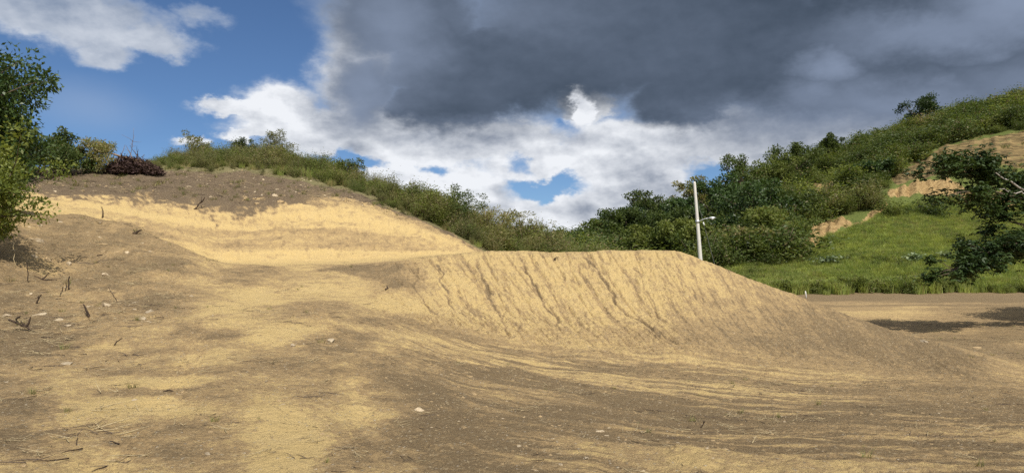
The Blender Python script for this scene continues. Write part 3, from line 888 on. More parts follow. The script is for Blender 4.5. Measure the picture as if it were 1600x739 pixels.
def make_tree(name, base, height, spread, label, group=None, seed=0, leaf=M_LEAF_MID, bark=M_BARK, n_leaf=4500, l_len=0.35, l_wid=0.17, trunk_h=0.3, limbs=7,
              clump=0.26, flat=0.75, droop=0.1, airy=0.0, radius=None, zlo=0.55, lean=(0, 0), cat='tree', stems=1, per=4):
    """trunk with limbs and a crown made of leaf clumps at the limb ends"""
    g = np.random.default_rng(1000 + seed)
    root = thing(name, base, label, cat, group)
    wood = Geo()
    cen, rad = [], []
    r0 = radius or height * 0.028
    for s in range(stems):
        dirn = np.array([lean[0] + (g.normal() * 0.35 if stems > 1 else g.normal() * 0.06), lean[1] + (g.normal() * 0.35 if stems > 1 else g.normal() * 0.06), 1.0])
        tp, td = branch_path((g.normal() * 0.1 * (stems > 1), g.normal() * 0.1 * (stems > 1), -0.25), dirn, height * (trunk_h + 0.33), g, 7, 0.08)
        wood.add(*tube(tp, np.linspace(r0 * 1.25, r0 * 0.55, 7), 8))
        nl = max(2, limbs // stems)
        for k in range(nl):
            f = trunk_h / (trunk_h + 0.33)
            q = f * 0.8 + (1 - f * 0.8) * (k + 0.5) / nl
            i = min(6, q * 6)
            p = tp[int(i)] + (tp[min(6, int(i) + 1)] - tp[int(i)]) * (i - int(i))
            az = k * 2.4 + g.normal() * 0.4
            tgt = np.array([math.cos(az) * spread, math.sin(az) * spread, 0]) * g.uniform(0.55, 0.95)
            tgt[2] = height * (g.uniform(zlo, 0.92) if k < nl - 1 else 0.9) - p[2]
            tgt[:2] *= 1.0 if k < nl - 1 else 0.3
            L = np.linalg.norm(tgt)
            bp, bd = branch_path(p, tgt / L, L * 0.85, g, 6, 0.14)
            wood.add(*tube(bp, np.linspace(r0 * 0.5, r0 * 0.16, 6), 6))
            for j in range(per):
                e, ed = branch_path(bp[g.integers(2, 6)], bd + g.normal(size=3) * 0.75, L * g.uniform(0.2, 0.5), g, 4, 0.2)
                wood.add(*tube(e, np.linspace(r0 * 0.18, r0 * 0.05, 4), 4))
                cen.append(e[-1])
                rad.append(spread * clump * g.uniform(0.65, 1.25))
            cen.append(bp[-1])
            rad.append(spread * clump * g.uniform(0.8, 1.3))
    cen, rad = np.array(cen), np.array(rad)
    cen[:, 2] = np.minimum(cen[:, 2], height - rad * 0.6)
    ob('trunk', wood.mesh('trunk', bark), root)
    v, f = crown_fill(cen, rad, n_leaf, g, l_len, l_wid, droop, squash=flat, shell=0.35 + 0.2 * (1 - airy))
    ob('crown', mesh_np('crown', v, f, leaf), root)
    return root


def shrub_mesh(name, seed, leaf, stemmat, h=1.0, w=0.55, n=900, l_len=0.09, l_wid=0.045, stems=9, up=0.4, spiky=0.3):
    """unit-high scrub plant, leaves on material 0, stems on material 1"""
    g = np.random.default_rng(seed)
    lv, lf, m = [], [], []
    cnt = 0
    for s in range(stems):
        az = g.random() * 6.283
        tip = np.array([math.cos(az) * w * g.random() ** 0.5, math.sin(az) * w * g.random() ** 0.5, h * g.uniform(0.45, 1.0)])
        bp, bd = branch_path((g.normal() * 0.05, g.normal() * 0.05, -0.04), tip, np.linalg.norm(tip), g, 5, 0.12)
        v, f = tube(bp, np.linspace(0.012, 0.004, 5) * h, 4)
        lv.append(v); lf.append(f + cnt); m += [1] * len(f); cnt += len(v)
        k = n // stems
        t = g.random(k) ** 0.7 * 3.999
        i = t.astype(int)
        c = bp[i] + (bp[np.minimum(i + 1, 4)] - bp[i]) * (t - i)[:, None]
        c = c + g.normal(size=(k, 3)) * (0.055 + 0.10 * (1 - spiky)) * h * np.array([1, 1, 0.8])
        c[:, 2] = np.maximum(c[:, 2], 0.02)
        v, f = leaf_quads(c, l_len, l_wid, g, up=up, droop=-0.1)
        lv.append(v); lf.append(f + cnt); m += [0] * len(f); cnt += len(v)
    return mesh_np(name, np.vstack(lv), np.vstack(lf), mats=[leaf, stemmat], midx=m)


def tuft_mesh(name, seed, mt, n=70, h=1.0, spread=0.35, wid=0.016, bend=0.45):
    """unit-high grass tuft: bent blades of three segments"""
    g = np.random.default_rng(seed)
    az, r = g.random(n) * 6.283, spread * g.random(n) ** 0.5
    b = np.stack([np.cos(az) * r, np.sin(az) * r, np.full(n, -0.03)], 1)
    az2 = az + g.normal(size=n) * 0.8
    hh = h * g.uniform(0.45, 1.0, n)
    d = np.stack([np.cos(az2), np.sin(az2), np.zeros(n)], 1) * (bend * g.uniform(0.2, 1.0, n) * hh)[:, None]
    side = np.stack([-np.sin(az2), np.cos(az2), np.zeros(n)], 1) * wid
    up = np.zeros((n, 3)); up[:, 2] = hh
    p1 = b + d * 0.25 + up * 0.5
    p2 = b + d * 1.0 + up
    v = np.stack([b - side, b + side, p1 + side * 0.8, p1 - side * 0.8, p2 + side * 0.15, p2 - side * 0.15], 1).reshape(-1, 3)
    i = np.arange(n)[:, None] * 6
    f = np.concatenate([i + np.array([[0, 1, 2, 3]]), i + np.array([[3, 2, 4, 5]])], 1).reshape(-1, 4)
    return mesh_np(name, v, f, mt)


def stone_mesh(name, seed, mt, flat=0.6, sub=2):
    import bmesh
    bm = bmesh.new()
    bmesh.ops.create_icosphere(bm, subdivisions=sub, radius=0.5)
    g = np.random.default_rng(seed)
    pl = g.normal(size=(9, 3))
    pl /= np.linalg.norm(pl, axis=1)[:, None]
    off = g.uniform(0.26, 0.46, 9)
    st = np.array([1.0, g.uniform(0.6, 0.9), flat])
    for v in bm.verts:
        p = np.array(v.co)
        for q, o in zip(pl, off):                  # knock flats into the ball
            e = p @ q - o
            if e > 0:
                p = p - q * e
        v.co = Vector(p * st * (1 + 0.05 * g.normal()))
    me = bpy.data.meshes.new(name)
    bm.to_mesh(me)
    bm.free()
    me.materials.append(mt)
    return me


def scatter(name, protos, pts, rot, scl, idx, kind='stuff', tilt=None, label=None):
    """ONE object: a cloud of points that carries copies of the given meshes (geometry nodes)"""
    n = len(pts)
    me = bpy.data.meshes.new(name)
    me.vertices.add(n)
    me.vertices.foreach_set('co', np.asarray(pts, np.float32).ravel())
    r3 = np.zeros((n, 3), np.float32)
    r3[:, 2] = rot
    if tilt is not None:
        r3[:, :2] = tilt
    me.attributes.new('rot', 'FLOAT_VECTOR', 'POINT').data.foreach_set('vector', r3.ravel())
    s3 = np.asarray(scl, np.float32)
    if s3.ndim == 1:
        s3 = np.repeat(s3[:, None], 3, 1)
    me.attributes.new('scl', 'FLOAT_VECTOR', 'POINT').data.foreach_set('vector', s3.ravel())
    me.attributes.new('pick', 'INT', 'POINT').data.foreach_set('value', np.asarray(idx, np.int32))
    o = ob(name, me, kind=kind)
    ng = bpy.data.node_groups.new(name, 'GeometryNodeTree')
    ng.interface.new_socket('Geometry', in_out='INPUT', socket_type='NodeSocketGeometry')
    ng.interface.new_socket('Geometry', in_out='OUTPUT', socket_type='NodeSocketGeometry')
    N, Lk = ng.nodes, ng.links
    gi, go = N.new('NodeGroupInput'), N.new('NodeGroupOutput')
    jn = N.new('GeometryNodeJoinGeometry')
    for k, pm in enumerate(protos):
        po = bpy.data.objects.new(name + '_source', pm)     # never linked to the scene
        oi = N.new('GeometryNodeObjectInfo')
        oi.inputs['Object'].default_value = po
        oi.inputs['As Instance'].default_value = False
        mtp = N.new('GeometryNodeMeshToPoints')
        sel = N.new('FunctionNodeCompare')
        sel.data_type, sel.operation = 'INT', 'EQUAL'
        na = N.new('GeometryNodeInputNamedAttribute')
        na.data_type = 'INT'
        na.inputs['Name'].default_value = 'pick'
        ints = [s for s in sel.inputs if s.type == 'INT']
        Lk.new([s for s in na.outputs if s.type == 'INT' and s.enabled][0] if any(s.type == 'INT' and s.enabled for s in na.outputs) else na.outputs[0], ints[0])
        ints[1].default_value = k
        iop = N.new('GeometryNodeInstanceOnPoints')
        nr, ns = N.new('GeometryNodeInputNamedAttribute'), N.new('GeometryNodeInputNamedAttribute')
        for q, nm in ((nr, 'rot'), (ns, 'scl')):
            q.data_type = 'FLOAT_VECTOR'
            q.inputs['Name'].default_value = nm
        e2r = N.new('FunctionNodeEulerToRotation')
        N.remove(mtp)
        Lk.new(nr.outputs[0], e2r.inputs[0])
        Lk.new(gi.outputs[0], iop.inputs['Points'])
        Lk.new(sel.outputs[0], iop.inputs['Selection'])
        Lk.new(oi.outputs['Geometry'], iop.inputs['Instance'])
        Lk.new(e2r.outputs[0], iop.inputs['Rotation'])
        Lk.new(ns.outputs[0], iop.inputs['Scale'])
        Lk.new(iop.outputs[0], jn.inputs[0])
    Lk.new(jn.outputs[0], go.inputs[0])
    md = o.modifiers.new('copies', 'NODES')
    md.node_group = ng
    return o


def sample(n, px0, px1, d0, d1, seed):
    """random ground points, even over the ground"""
    g = np.random.default_rng(seed)
    d = np.sqrt(g.uniform(d0 ** 2, d1 ** 2, n))
    px = g.uniform(px0, px1, n)
    x = (px - CX) / FPX * d
    z = bil(Z, x, d)
    return x, d, z, px, g


def field_at(arr, x, y):
    return bil(arr, x, y)


# --- scrub on the near hill
SCRUB = [shrub_mesh('scrub', 11, M_LEAF_SCRUB, M_BARK, n=1700, l_len=0.075, l_wid=0.024, w=0.5), shrub_mesh('scrub', 12, M_LEAF_SCRUB, M_BARK, n=1500, l_len=0.08, l_wid=0.022, w=0.42, spiky=0.6),
         shrub_mesh('scrub', 13, M_LEAF_HILL, M_BARK, n=1800, l_len=0.07, l_wid=0.03, w=0.6), tuft_mesh('scrub', 14, M_STRAW, 80, 1.0, 0.4, 0.014), tuft_mesh('scrub', 15, M_GRASS, 80, 1.0, 0.45, 0.016)]
x, d, z, px, g = sample(9000, -250, 960, 46, 76, 5)
u = field_at(U, x, d)
den = sstep(u, L_SCRUB - 0.02, L_SCRUB + 0.25) * (1 - sstep(u, L_RIDGE + 0.35, L_RIDGE + 0.6)) * sstep(px, 60, 240) * np.where(px > 745, sstep(d, 48, 51), 1)
keep = (g.random(len(x)) < den * 0.75) & (u > L_SCRUB - 0.1)
x, d, z, px, u = x[keep], d[keep], z[keep], px[keep], u[keep]
n = len(x)
edge = sstep(u, L_SCRUB, L_SCRUB + 0.5)
idx = np.where(g.random(n) < 0.25 + 0.45 * (1 - edge), np.where(g.random(n) < .85, 3, 4), g.integers(0, 3, n))
lo = 1 - sstep(px, 560, 700)
hgt = np.where(idx >= 3, g.uniform(0.5, 1.1, n), g.uniform(0.8, 1.75, n) * (1 + 0.45 * (1 - lo))) * (0.5 + 0.5 * edge)
hgt *= (1 - 0.75 * np.exp(-((px - 165) / 95) ** 2)) * np.clip(np.exp(g.normal(size=n) * 0.3), .4, 1.7) * 0.84
scatter('scrub_thicket', SCRUB, np.stack([x, d, z], 1), g.random(n) * 6.28, np.stack([hgt * g.uniform(0.8, 1.2, n), hgt * g.uniform(.8, 1.2, n), hgt], 1), idx)

# --- growth over the far hillside
BR = [shrub_mesh('brush', 21, M_LEAF_HILL, M_BARK, n=1900, l_len=0.085, l_wid=0.045, w=0.62, spiky=0.1), shrub_mesh('brush', 22, M_LEAF_MID, M_BARK, n=2000, l_len=0.08, l_wid=0.045, w=0.7, spiky=0.0),
      shrub_mesh('brush', 23, M_LEAF_SCRUB, M_BARK, n=1800, l_len=0.085, l_wid=0.034, w=0.55, spiky=0.3), shrub_mesh('brush', 24, M_LEAF_BRIGHT, M_BARK, n=1600, l_len=0.08, l_wid=0.04, w=0.6, spiky=0.1),
      tuft_mesh('brush', 25, M_STRAW, 60, 0.8, 0.5, 0.03)]
x, d, z, px, g = sample(16000, 720, 2150, 80, 196, 6)
u = field_at(U, x, d)
bz = field_at(bare, x, d)
up_ = field_at(upper, x, d)
den = sstep(u, L_FIELDTOP - 0.25, L_FIELDTOP + 0.1)
den = np.where(px < 1230, sstep(d, 84, 92), den)
for k_ in (1.5, 3.0, 4.5, 6.5):            # nothing tall right below an earth scar: the slip has swept it away
    bz = np.maximum(bz, field_at(bare, x * (1 + k_ / d), d + k_) * (1.0 if k_ < 5 else 0.6))
b0 = field_at(bare, x, d)
den *= np.where(b0 > 0.3, 0.06 + 0.30 * (up_ > 0.4), 1 - 0.6 * sstep(bz, 0.15, 0.5))
den *= 0.45 + 0.55 * sstep(px, 1000, 1300)
den *= 0.30 + 0.70 * sstep(fbm(x * .22, d * .22, 3, 205), .38, .58)
keep = g.random(len(x)) < den * 0.46
x, d, z, px, u, bz = x[keep], d[keep], z[keep], px[keep], u[keep], bz[keep]
n = len(x)
pt = fbm(x * 0.06, d * 0.06, 3, 201)
idx = np.where(pt > 0.55, np.where(g.random(n) < .6, 0, 2), np.where(g.random(n) < .55, 1, 0))
idx = np.where(g.random(n) < 0.10, 3, idx)
idx = np.where((px < 1230) & (g.random(n) < .6), 1, idx)
idx = np.where((fbm(x * .16, d * .16, 3, 203) > .56) & (idx != 4), 1, idx)
idx = np.where((bz > 0.15) | (g.random(n) < 0.05), 4, idx)
hgt = g.uniform(1.3, 3.3, n) * np.where(u < L_FIELDTOP + 0.5, 0.75, 1.0) * np.where(idx == 4, 0.5, 1) * (0.7 + 0.7 * pt)
hgt *= np.where(px < 1230, 1.5, 1.0) * np.exp(g.normal(size=n) * 0.42)
hgt = np.minimum(hgt * np.where(bz > 0.12, 0.45, 1.0), 4.6)
scatter('hillside_brush', BR, np.stack([x, d, z - 0.1], 1), g.random(n) * 6.28, np.stack([hgt * g.uniform(1.0, 1.7, n), hgt * g.uniform(1.0, 1.7, n), hgt], 1), idx)

# --- the grass field and its dense lower edge
GR = [tuft_mesh('grass', 31, M_GRASS, 90, 1.0, 0.55, 0.022), tuft_mesh('grass', 32, M_GRASS, 90, 1.0, 0.6, 0.026, 0.7), tuft_mesh('grass', 33, M_STRAW, 70, 1.1, 0.5, 0.016), shrub_mesh('grass', 34, M_LEAF_HILL, M_BARK, n=420, l_len=.16, l_wid=.09, w=.6)]
x, d, z, px, g = sample(26000, 1060, 2000, 71.4, 114, 7)
u = field_at(U, x, d)
den = sstep(u, L_FIELD - 0.01, L_FIELD + 0.0) * (1 - sstep(u, L_FIELDTOP + 0.05, L_FIELDTOP + 0.3)) * (1 - field_at(bare, x, d))
keep = g.random(len(x)) < den * 0.95
x, d, z, px, u = x[keep], d[keep], z[keep], px[keep], u[keep]
n = len(x)
pt = fbm(x * 0.12, d * 0.12, 3, 211)
idx = np.where(g.random(n) < 0.05 + 0.28 * sstep(fbm(x * .07, d * .1, 3, 213), .5, .65), 2, np.where(g.random(n) < .5, 0, 1))
idx = np.where((pt > 0.60) & (g.random(n) < .25), 3, idx)
hgt = g.uniform(0.45, 0.95, n) * (0.65 + 0.7 * pt) + 0.25 * (d < 75)
scatter('grass', GR, np.stack([x, d, z], 1), g.random(n) * 6.28, np.stack([hgt * 1.1, hgt * 1.1, hgt], 1), idx)
ex = np.linspace(8, 75, 900) + g.normal(size=900) * 0.3
ey = 72.1 + g.normal(size=900) * 0.7 + 1.2 * (vnoise(ex * .35, ex * 0 + 2, 8) - .5)
k = len(ex)
sc = g.uniform(0.45, 1.2, k) * (0.6 + 0.9 * vnoise(ex * .5, ex * 0, 7))
scatter('field_edge_grass', GR, np.stack([ex, ey, bil(Z, ex, ey)], 1), g.random(k) * 6.28, np.stack([sc, sc, sc], 1), g.choice([0, 1, 3, 3], k))

# ---------------------------------------------------------------- litter on the bare ground
PEB = [stone_mesh('pebble', 41, M_STONE, 0.5, 1), stone_mesh('pebble', 42, M_STONE_TAN, 0.6, 1), stone_mesh('pebble', 43, M_STONE, 0.4, 1), stone_mesh('pebble', 44, M_STONE_TAN, 0.7, 1)]
def pebbles(name, n, area, dens, lo, hi, seed, pale=0.5, pw=3.0):
    x, d, z, px, g = sample(n, *area, seed)
    keep = g.random(n) < np.clip(dens(x, d, px), 0, 1)
    x, d, z = x[keep], d[keep], z[keep]
    k = len(x)
    s = lo + (hi - lo) * g.random(k) ** pw
    pick = np.where(g.random(k) < pale, g.choice([0, 2], k), g.choice([1, 3], k))
    scatter(name, PEB, np.stack([x, d, z - s * 0.10], 1), g.random(k) * 6.28, np.stack([s * g.uniform(.7, 1.4, k), s, s * g.uniform(.6, 1.1, k)], 1), pick, tilt=g.normal(size=(k, 2)) * 0.25)
pebbles('gravel', 26000, (-150, 1750, 4.2, 24), lambda x, d, px: 0.25 + 0.75 * field_at(dark, x, d) * sstep(fbm(x * .7, d * .7, 3, 221), .42, .62), 0.012, 0.10, 51, 0.22, 4)
pebbles('slope_rubble', 9000, (-100, 640, 12, 60), lambda x, d, px: np.clip(field_at(bank, x, d) * 1.0 * sstep(fbm(x * .5, d * .5, 3, 222), .35, .6) + 0.5 * field_at(flank, x, d) * sstep(fbm(x * .6, d * .6, 3, 224), .45, .65), 0, 1), 0.04, 0.42, 52, 0.62, 4.0)
pebbles('soil_clods', 16000, (560, 1500, 15, 30), lambda x, d, px: field_at(face, x, d) * (0.35 + 0.5 * sstep(px, 900, 1200)), 0.02, 0.085, 53, 0.05, 3)

# dry straw and twigs lying about
def straw_mesh(name, seed, mt, n=5):
    g = np.random.default_rng(seed)
    G = Geo()
    for k in range(n):
        a = g.random() * 3.14
        p, _ = branch_path((g.normal() * 0.25, g.normal() * 0.25, 0.03), (math.cos(a), math.sin(a), g.normal() * 0.12), g.uniform(0.35, 1.0), g, 4, 0.12)
        p[:, 2] = np.abs(p[:, 2]) + 0.01
        G.add(*tube(p, [0.016, 0.015, 0.012, 0.006], 4))
    return G.mesh(name, mt)
M_STRAWSTEM = bark_material("straw_stem", (0.30, 0.23, 0.12), (0.50, 0.41, 0.25))
STR = [straw_mesh('straw', 61, M_STRAWSTEM), straw_mesh('straw', 62, M_STRAWSTEM, 3), straw_mesh('straw', 63, M_WOOD_DARK, 2), straw_mesh('straw', 64, M_BARK, 3), tuft_mesh('straw', 65, M_STRAW, 26, 0.5, 0.25, 0.012, 1.2), tuft_mesh('straw', 66, M_GRASS, 18, 0.45, 0.2, 0.014, 0.9)]
x, d, z, px, g = sample(24000, -150, 1750, 4.2, 34, 71)
cl = fbm(x * .8, d * .8, 3, 225)
den = sstep(cl, .42, .62) * (0.35 + 0.65 * field_at(dark, x, d)) * (1 - 0.9 * field_at(face, x, d)) + 0.35 * field_at(flank, x, d)
keep = g.random(len(x)) < den
x, d, z, px = x[keep], d[keep], z[keep], px[keep]
n = len(x)
idx = g.choice(6, n, p=[.31, .29, .15, .22, .03, .0])
scatter('dry_litter', STR, np.stack([x, d, z], 1), g.random(n) * 6.28, (0.05 + 0.22 * g.random(n) ** 3) * (1 + 0.5 * (px < 250)), idx)
x, d, z, px, g = sample(3500, -100, 640, 44, 60, 72)
keep = g.random(len(x)) < field_at(bank, x, d) * 0.5
x, d, z = x[keep], d[keep], z[keep]
n = len(x)
scatter('bank_litter', STR, np.stack([x, d, z], 1), g.random(n) * 6.28, g.uniform(0.2, 0.8, n), g.choice([0, 2, 3, 3, 4], n))

# ---------------------------------------------------------------- street lamp on the lot road behind the fill
def street_lamp():
    d = 78.0
    base = at(1097.5, d)
    top = at(1085.0, d, 284)
    root = thing('street_lamp', base, 'leaning pale concrete street lamp pole rising behind the dirt embankment', 'street lamp')
    m, t, out = mat('pole_concrete')
    pos = t.new('ShaderNodeTexCoord').outputs['Object']
    n = t.noise(pos, 3.0, 6, 0.65)
    pbsdf(t, out, t.mix(n, (0.50, 0.48, 0.43), (0.68, 0.66, 0.60)), 0.85, 0.2, bump(t, n, 0.3, 0.02))
    mm, t, out = mat('lamp_metal')
    b = pbsdf(t, out, (0.55, 0.56, 0.57), 0.4, 0.5)
    b.inputs['Metallic'].default_value = 0.7
    mg, t, out = mat('lamp_glass')
    pbsdf(t, out, (0.75, 0.76, 0.74), 0.15, 0.5)
    mw, t, out = mat('wire_steel')
    pbsdf(t, out, (0.16, 0.16, 0.16), 0.6, 0.4)
    v = top - base
    # octagonal tapering shaft with a bevelled cap
    p = [np.array(v) * q for q in (-0.06, 0, 0.25, 0.5, 0.75, 0.985, 1.0)]
    ob('pole', Geo().add(*tube(p, [0.25, 0.245, 0.22, 0.19, 0.165, 0.14, 0.10], 8)).mesh('pole', m, False), root)
    q = (zrow(d, 346) - base.z) / v.z
    a0 = np.array(v) * q
    arm = [a0 + np.array(o) for o in ((0.1, 0, -0.05), (0.45, -0.05, 0.16), (0.85, -0.1, 0.29), (1.25, -0.15, 0.33))]
    arm_o = ob('lamp_arm', Geo().add(*tube(arm, [0.045, 0.042, 0.038, 0.035], 8)).mesh('lamp_arm', mm), root)
    ob('clamp', Geo().add(*tube([a0 + np.array((0, 0, -0.16)), a0 + np.array((0, 0, 0.12))], 0.215, 10)).mesh('clamp', mm), arm_o)
    e = arm[-1]
    hd = [e + np.array(o) for o in ((-0.15, 0, 0), (0.0, 0, 0.02), (0.2, -.02, 0.035), (0.5, -.05, 0.03), (0.62, -.06, 0.01))]
    head = ob('lamp_head', Geo().add(*tube(hd, [0.04, 0.08, 0.12, 0.10, 0.04], 10)).mesh('lamp_head', mm), root)
    ob('lens', Geo().add(*tube([e + np.array((0.12, -.02, -0.06)), e + np.array((0.28, -.03, -0.09)), e + np.array((0.45, -.05, -0.06))], [0.04, 0.08, 0.04], 8)).mesh('lens', mg), head)
    w0 = np.array(v) * ((zrow(d, 300) - base.z) / v.z)
    w1 = np.array(at(1124, d + 1.5)) - np.array(base)
    ob('guy_wire', Geo().add(*tube([w0, w0 * .5 + w1 * .5, w1], 0.022, 5)).mesh('guy_wire', mw), root)
    ip = w0 + (w1 - w0) * 0.33
    iq = w0 + (w1 - w0) * 0.37
    ob('insulator', Geo().add(*tube([ip, ip * .5 + iq * .5, iq], [0.05, 0.085, 0.05], 8)).mesh('insulator', mg), root)
    ob('bolt', Geo().add(*tube([np.array(v) * 0.955 + np.array((-.2, 0, 0)), np.array(v) * 0.955 + np.array((.2, 0, 0))], 0.03, 6)).mesh('bolt', mm), root)


street_lamp()

def stake():
    m, t, out = mat('white_paint')
    n = t.noise(t.new('ShaderNodeTexCoord').outputs['Object'], 20, 4, 0.6)
    pbsdf(t, out, t.mix(t.ramp(n, .35, .65), (0.78, 0.77, 0.74), (0.6, 0.58, 0.53)), 0.7, 0.3)
    p = at(1260, 62)
    root = thing('survey_stake', p, 'thin white stake standing in the lot beside the grass field', 'stake')
    ob('shaft', Geo().add(*tube([(0, 0, -0.1), (-0.05, 0, 0.35), (-0.08, 0, 0.56)], [0.05, 0.05, 0.045], 6)).mesh('shaft', m, False), root)
    ob('tip', Geo().add(*tube([(-0.08, 0, 0.562), (-0.083, 0, 0.60), (-0.085, 0, 0.63)], [0.044, 0.03, 0.008], 6)).mesh('tip', m, False), root)


stake()

# ---------------------------------------------------------------- trees at the left edge
b = at(-72, 30)
make_tree('broadleaf_tree', b, 6.9, 3.2, 'tall dark green tree rising highest at the left edge', seed=1, leaf=M_LEAF_DARK, n_leaf=46000, l_len=0.22, l_wid=0.10, trunk_h=0.16, limbs=22, clump=0.32, flat=0.85, per=6, droop=0.35, zlo=0.25)
b = at(-66, 21.5)
make_tree('leafy_tree', b, 4.0, 2.5, 'bright yellow-green low tree overhanging the bank at the left edge', seed=2, leaf=M_LEAF_BRIGHT, n_leaf=16000, l_len=0.14, l_wid=0.07, trunk_h=0.10, limbs=15, clump=0.22, flat=0.75, per=6, radius=0.09, droop=0.1, zlo=0.58)

# bushes and the heap of cleared brush on top of the bank
make_tree('young_tree', at(103, 55), 3.5, 1.0, 'small upright dark green tree on the bank beside the tall tree', seed=3, leaf=M_LEAF_MID, n_leaf=2600, l_len=0.22, l_wid=0.12, trunk_h=0.2, limbs=7, clump=0.42)
make_tree('bush', at(20, 50), 3.4, 2.3, 'large dark bush half hidden behind the low yellow-green tree', seed=7, leaf=M_LEAF_DARK, n_leaf=5000, l_len=0.2, l_wid=0.1, trunk_h=0.06, limbs=9, clump=0.38, cat='bush', stems=3)
make_tree('bush', at(84, 53), 2.3, 1.7, 'brownish dark bush filling the gap beside the small upright tree', seed=8, leaf=M_LEAF_MID, n_leaf=3800, l_len=0.18, l_wid=0.09, trunk_h=0.06, limbs=9, clump=0.38, cat='bush', stems=3)
make_tree('bush', at(58, 54), 3.0, 2.0, 'dark bush between the tall tree and the small upright tree', seed=4, leaf=M_LEAF_DARK, n_leaf=5000, l_len=0.18, l_wid=0.09, trunk_h=0.06, limbs=9, clump=0.38, cat='bush', stems=3)
make_tree('bush', at(147, 55), 2.75, 1.55, 'olive green bush with loose leaves beside the brown brush heap', seed=5, leaf=M_LEAF_SCRUB, n_leaf=4600, l_len=0.18, l_wid=0.075, trunk_h=0.06, limbs=9, clump=0.36, cat='bush', stems=3)
make_tree('bush', at(122, 54.5), 1.7, 1.4, 'low brownish green bush at the foot of the small upright tree', seed=6, leaf=M_LEAF_MID, n_leaf=1800, l_len=0.2, l_wid=0.1, trunk_h=0.05, limbs=7, clump=0.4, cat='bush', stems=3)

def brush_pile():
    p = at(208, 55.5)
    root = thing('brush_heap', p, 'heap of dead purplish brown branches and leaves on top of the bank', 'brush heap')
    g = np.random.default_rng(77)
    n = 6000
    cx = g.normal(size=(n, 3))
    cx /= np.linalg.norm(cx, axis=1)[:, None]
    c = cx * (g.random(n) ** 0.4)[:, None] * np.array([2.3, 1.3, 1.5])
    c[:, 2] = np.abs(c[:, 2]) * (1 - 0.35 * np.abs(c[:, 0] + 0.4) / 2.2) * (0.75 + 0.35 * vnoise(c[:, 0] * 2, c[:, 1] * 2, 5))
    v, f = leaf_quads(c, 0.26, 0.10, g, up=0.2)
    ob('dead_leaves', mesh_np('dead_leaves', v, f, M_DEADLEAF), root)
    for k in range(26):
        a = g.random() * 6.28
        s = np.array([g.uniform(-1.6, 1.6), g.uniform(-0.9, 0.5), g.uniform(0.1, 0.9)])
        pth, _ = branch_path(s, (math.cos(a), 0.4 * math.sin(a), g.uniform(0.2, 1.1)), g.uniform(0.8, 1.9), g, 5, 0.2)
        ob('branch', Geo().add(*tube(pth, np.linspace(0.04, 0.01, 5), 5)).mesh('branch', M_WOOD_DRY if k % 3 == 0 else M_WOOD_DARK), root)
    for k in range(4):
        pth, _ = branch_path((-1.5 + 0.25 * k, -0.3, 1.5 - .1 * k), (1, 0.05, -0.32 + 0.1 * g.normal()), 2.2, g, 4, 0.06)
        ob('branch', Geo().add(*tube(pth, np.linspace(0.07, 0.035, 4), 6)).mesh('branch', M_WOOD_DRY), root)


brush_pile()
def bare_sapling(px, d, h, label, seed):
    g = np.random.default_rng(seed)
    root = thing('bare_sapling', at(px, d), label, 'sapling')
    pth, dd = branch_path((0, 0, -0.1), (0.1, 0, 1), h, g, 7, 0.08)
    tr = ob('trunk', Geo().add(*tube(pth, np.linspace(0.03, 0.008, 7), 5)).mesh('trunk', M_WOOD_DRY), root)
    for k in range(7):
        i = g.integers(2, 6)
        e, _ = branch_path(pth[i], g.normal(size=3) * .6 + np.array([0, 0, .7]), h * .35, g, 4, 0.2)
        ob('twig', Geo().add(*tube(e, np.linspace(0.014, 0.004, 4), 4)).mesh('twig', M_WOOD_DRY), tr)
bare_sapling(203, 57, 3.0, 'thin leafless sapling poking above the brown brush heap', 3)

# ---------------------------------------------------------------- single shrubs and trees that stand out on the near ridge
RIDGE = [
    (300, 67, 2.7, 1.2, 'spindly shrub sticking up from the scrub, first on the ridge after the brush heap', M_LEAF_SCRUB, .5, 'shrub'),
    (380, 68, 2.0, 1.3, 'rounded green shrub on the ridge between the two spindly shrubs', M_LEAF_MID, .2, 'shrub'),
    (432, 68, 2.9, 1.5, 'spindly forked shrub at the highest point of the scrub ridge', M_LEAF_SCRUB, .6, 'shrub'),
    (550, 65, 2.0, .95, 'dark fine-leaved shrub alone against the sky on the falling ridge', M_LEAF_MID, .4, 'shrub'),
    (532, 66, 1.6, .8, 'small dark shrub just uphill of the lone fine-leaved shrub', M_LEAF_MID, .4, 'shrub'),
    (692, 56, 2.7, 1.3, 'dark rounded shrub where the scrub ridge steepens above the cut', M_LEAF_HILL, .2, 'shrub'),
    (728, 54, 3.7, 1.7, 'dark green bushy tree behind the upper end of the yellow cut', M_LEAF_MID, .2, 'tree'),
    (768, 55, 2.9, 1.5, 'olive bushy tree next to the dark one past the end of the cut', M_LEAF_SCRUB, .3, 'tree'),
    (800, 57, 3.1, 1.5, 'grey-green tree in the middle of the thicket above the embankment crest', M_LEAF_SCRUB, .5, 'tree'),
    (838, 58, 3.1, 1.7, 'airy feathery tree with thin stems above the embankment crest', M_LEAF_SCRUB, .8, 'tree'),
    (866, 64, 2.5, 1.3, 'small airy tree downhill of the feathery tree', M_LEAF_SCRUB, .7, 'tree'),
    (888, 70, 2.7, 1.5, 'small dark tree at the low end of the near ridge', M_LEAF_MID, .4, 'tree'),
]
for k, (px, d, h, s, lab, lf, airy, ct) in enumerate(RIDGE):
    make_tree('ridge_' + ct, at(px, d), h, s, lab, 'single plants along the near ridge', seed=20 + k, leaf=lf, n_leaf=int(2300 - 900 * airy), l_len=0.20, l_wid=0.065, trunk_h=0.1, limbs=9, clump=0.30 - .06 * airy, flat=0.7, airy=airy, cat=ct, stems=3, per=4, radius=0.035)

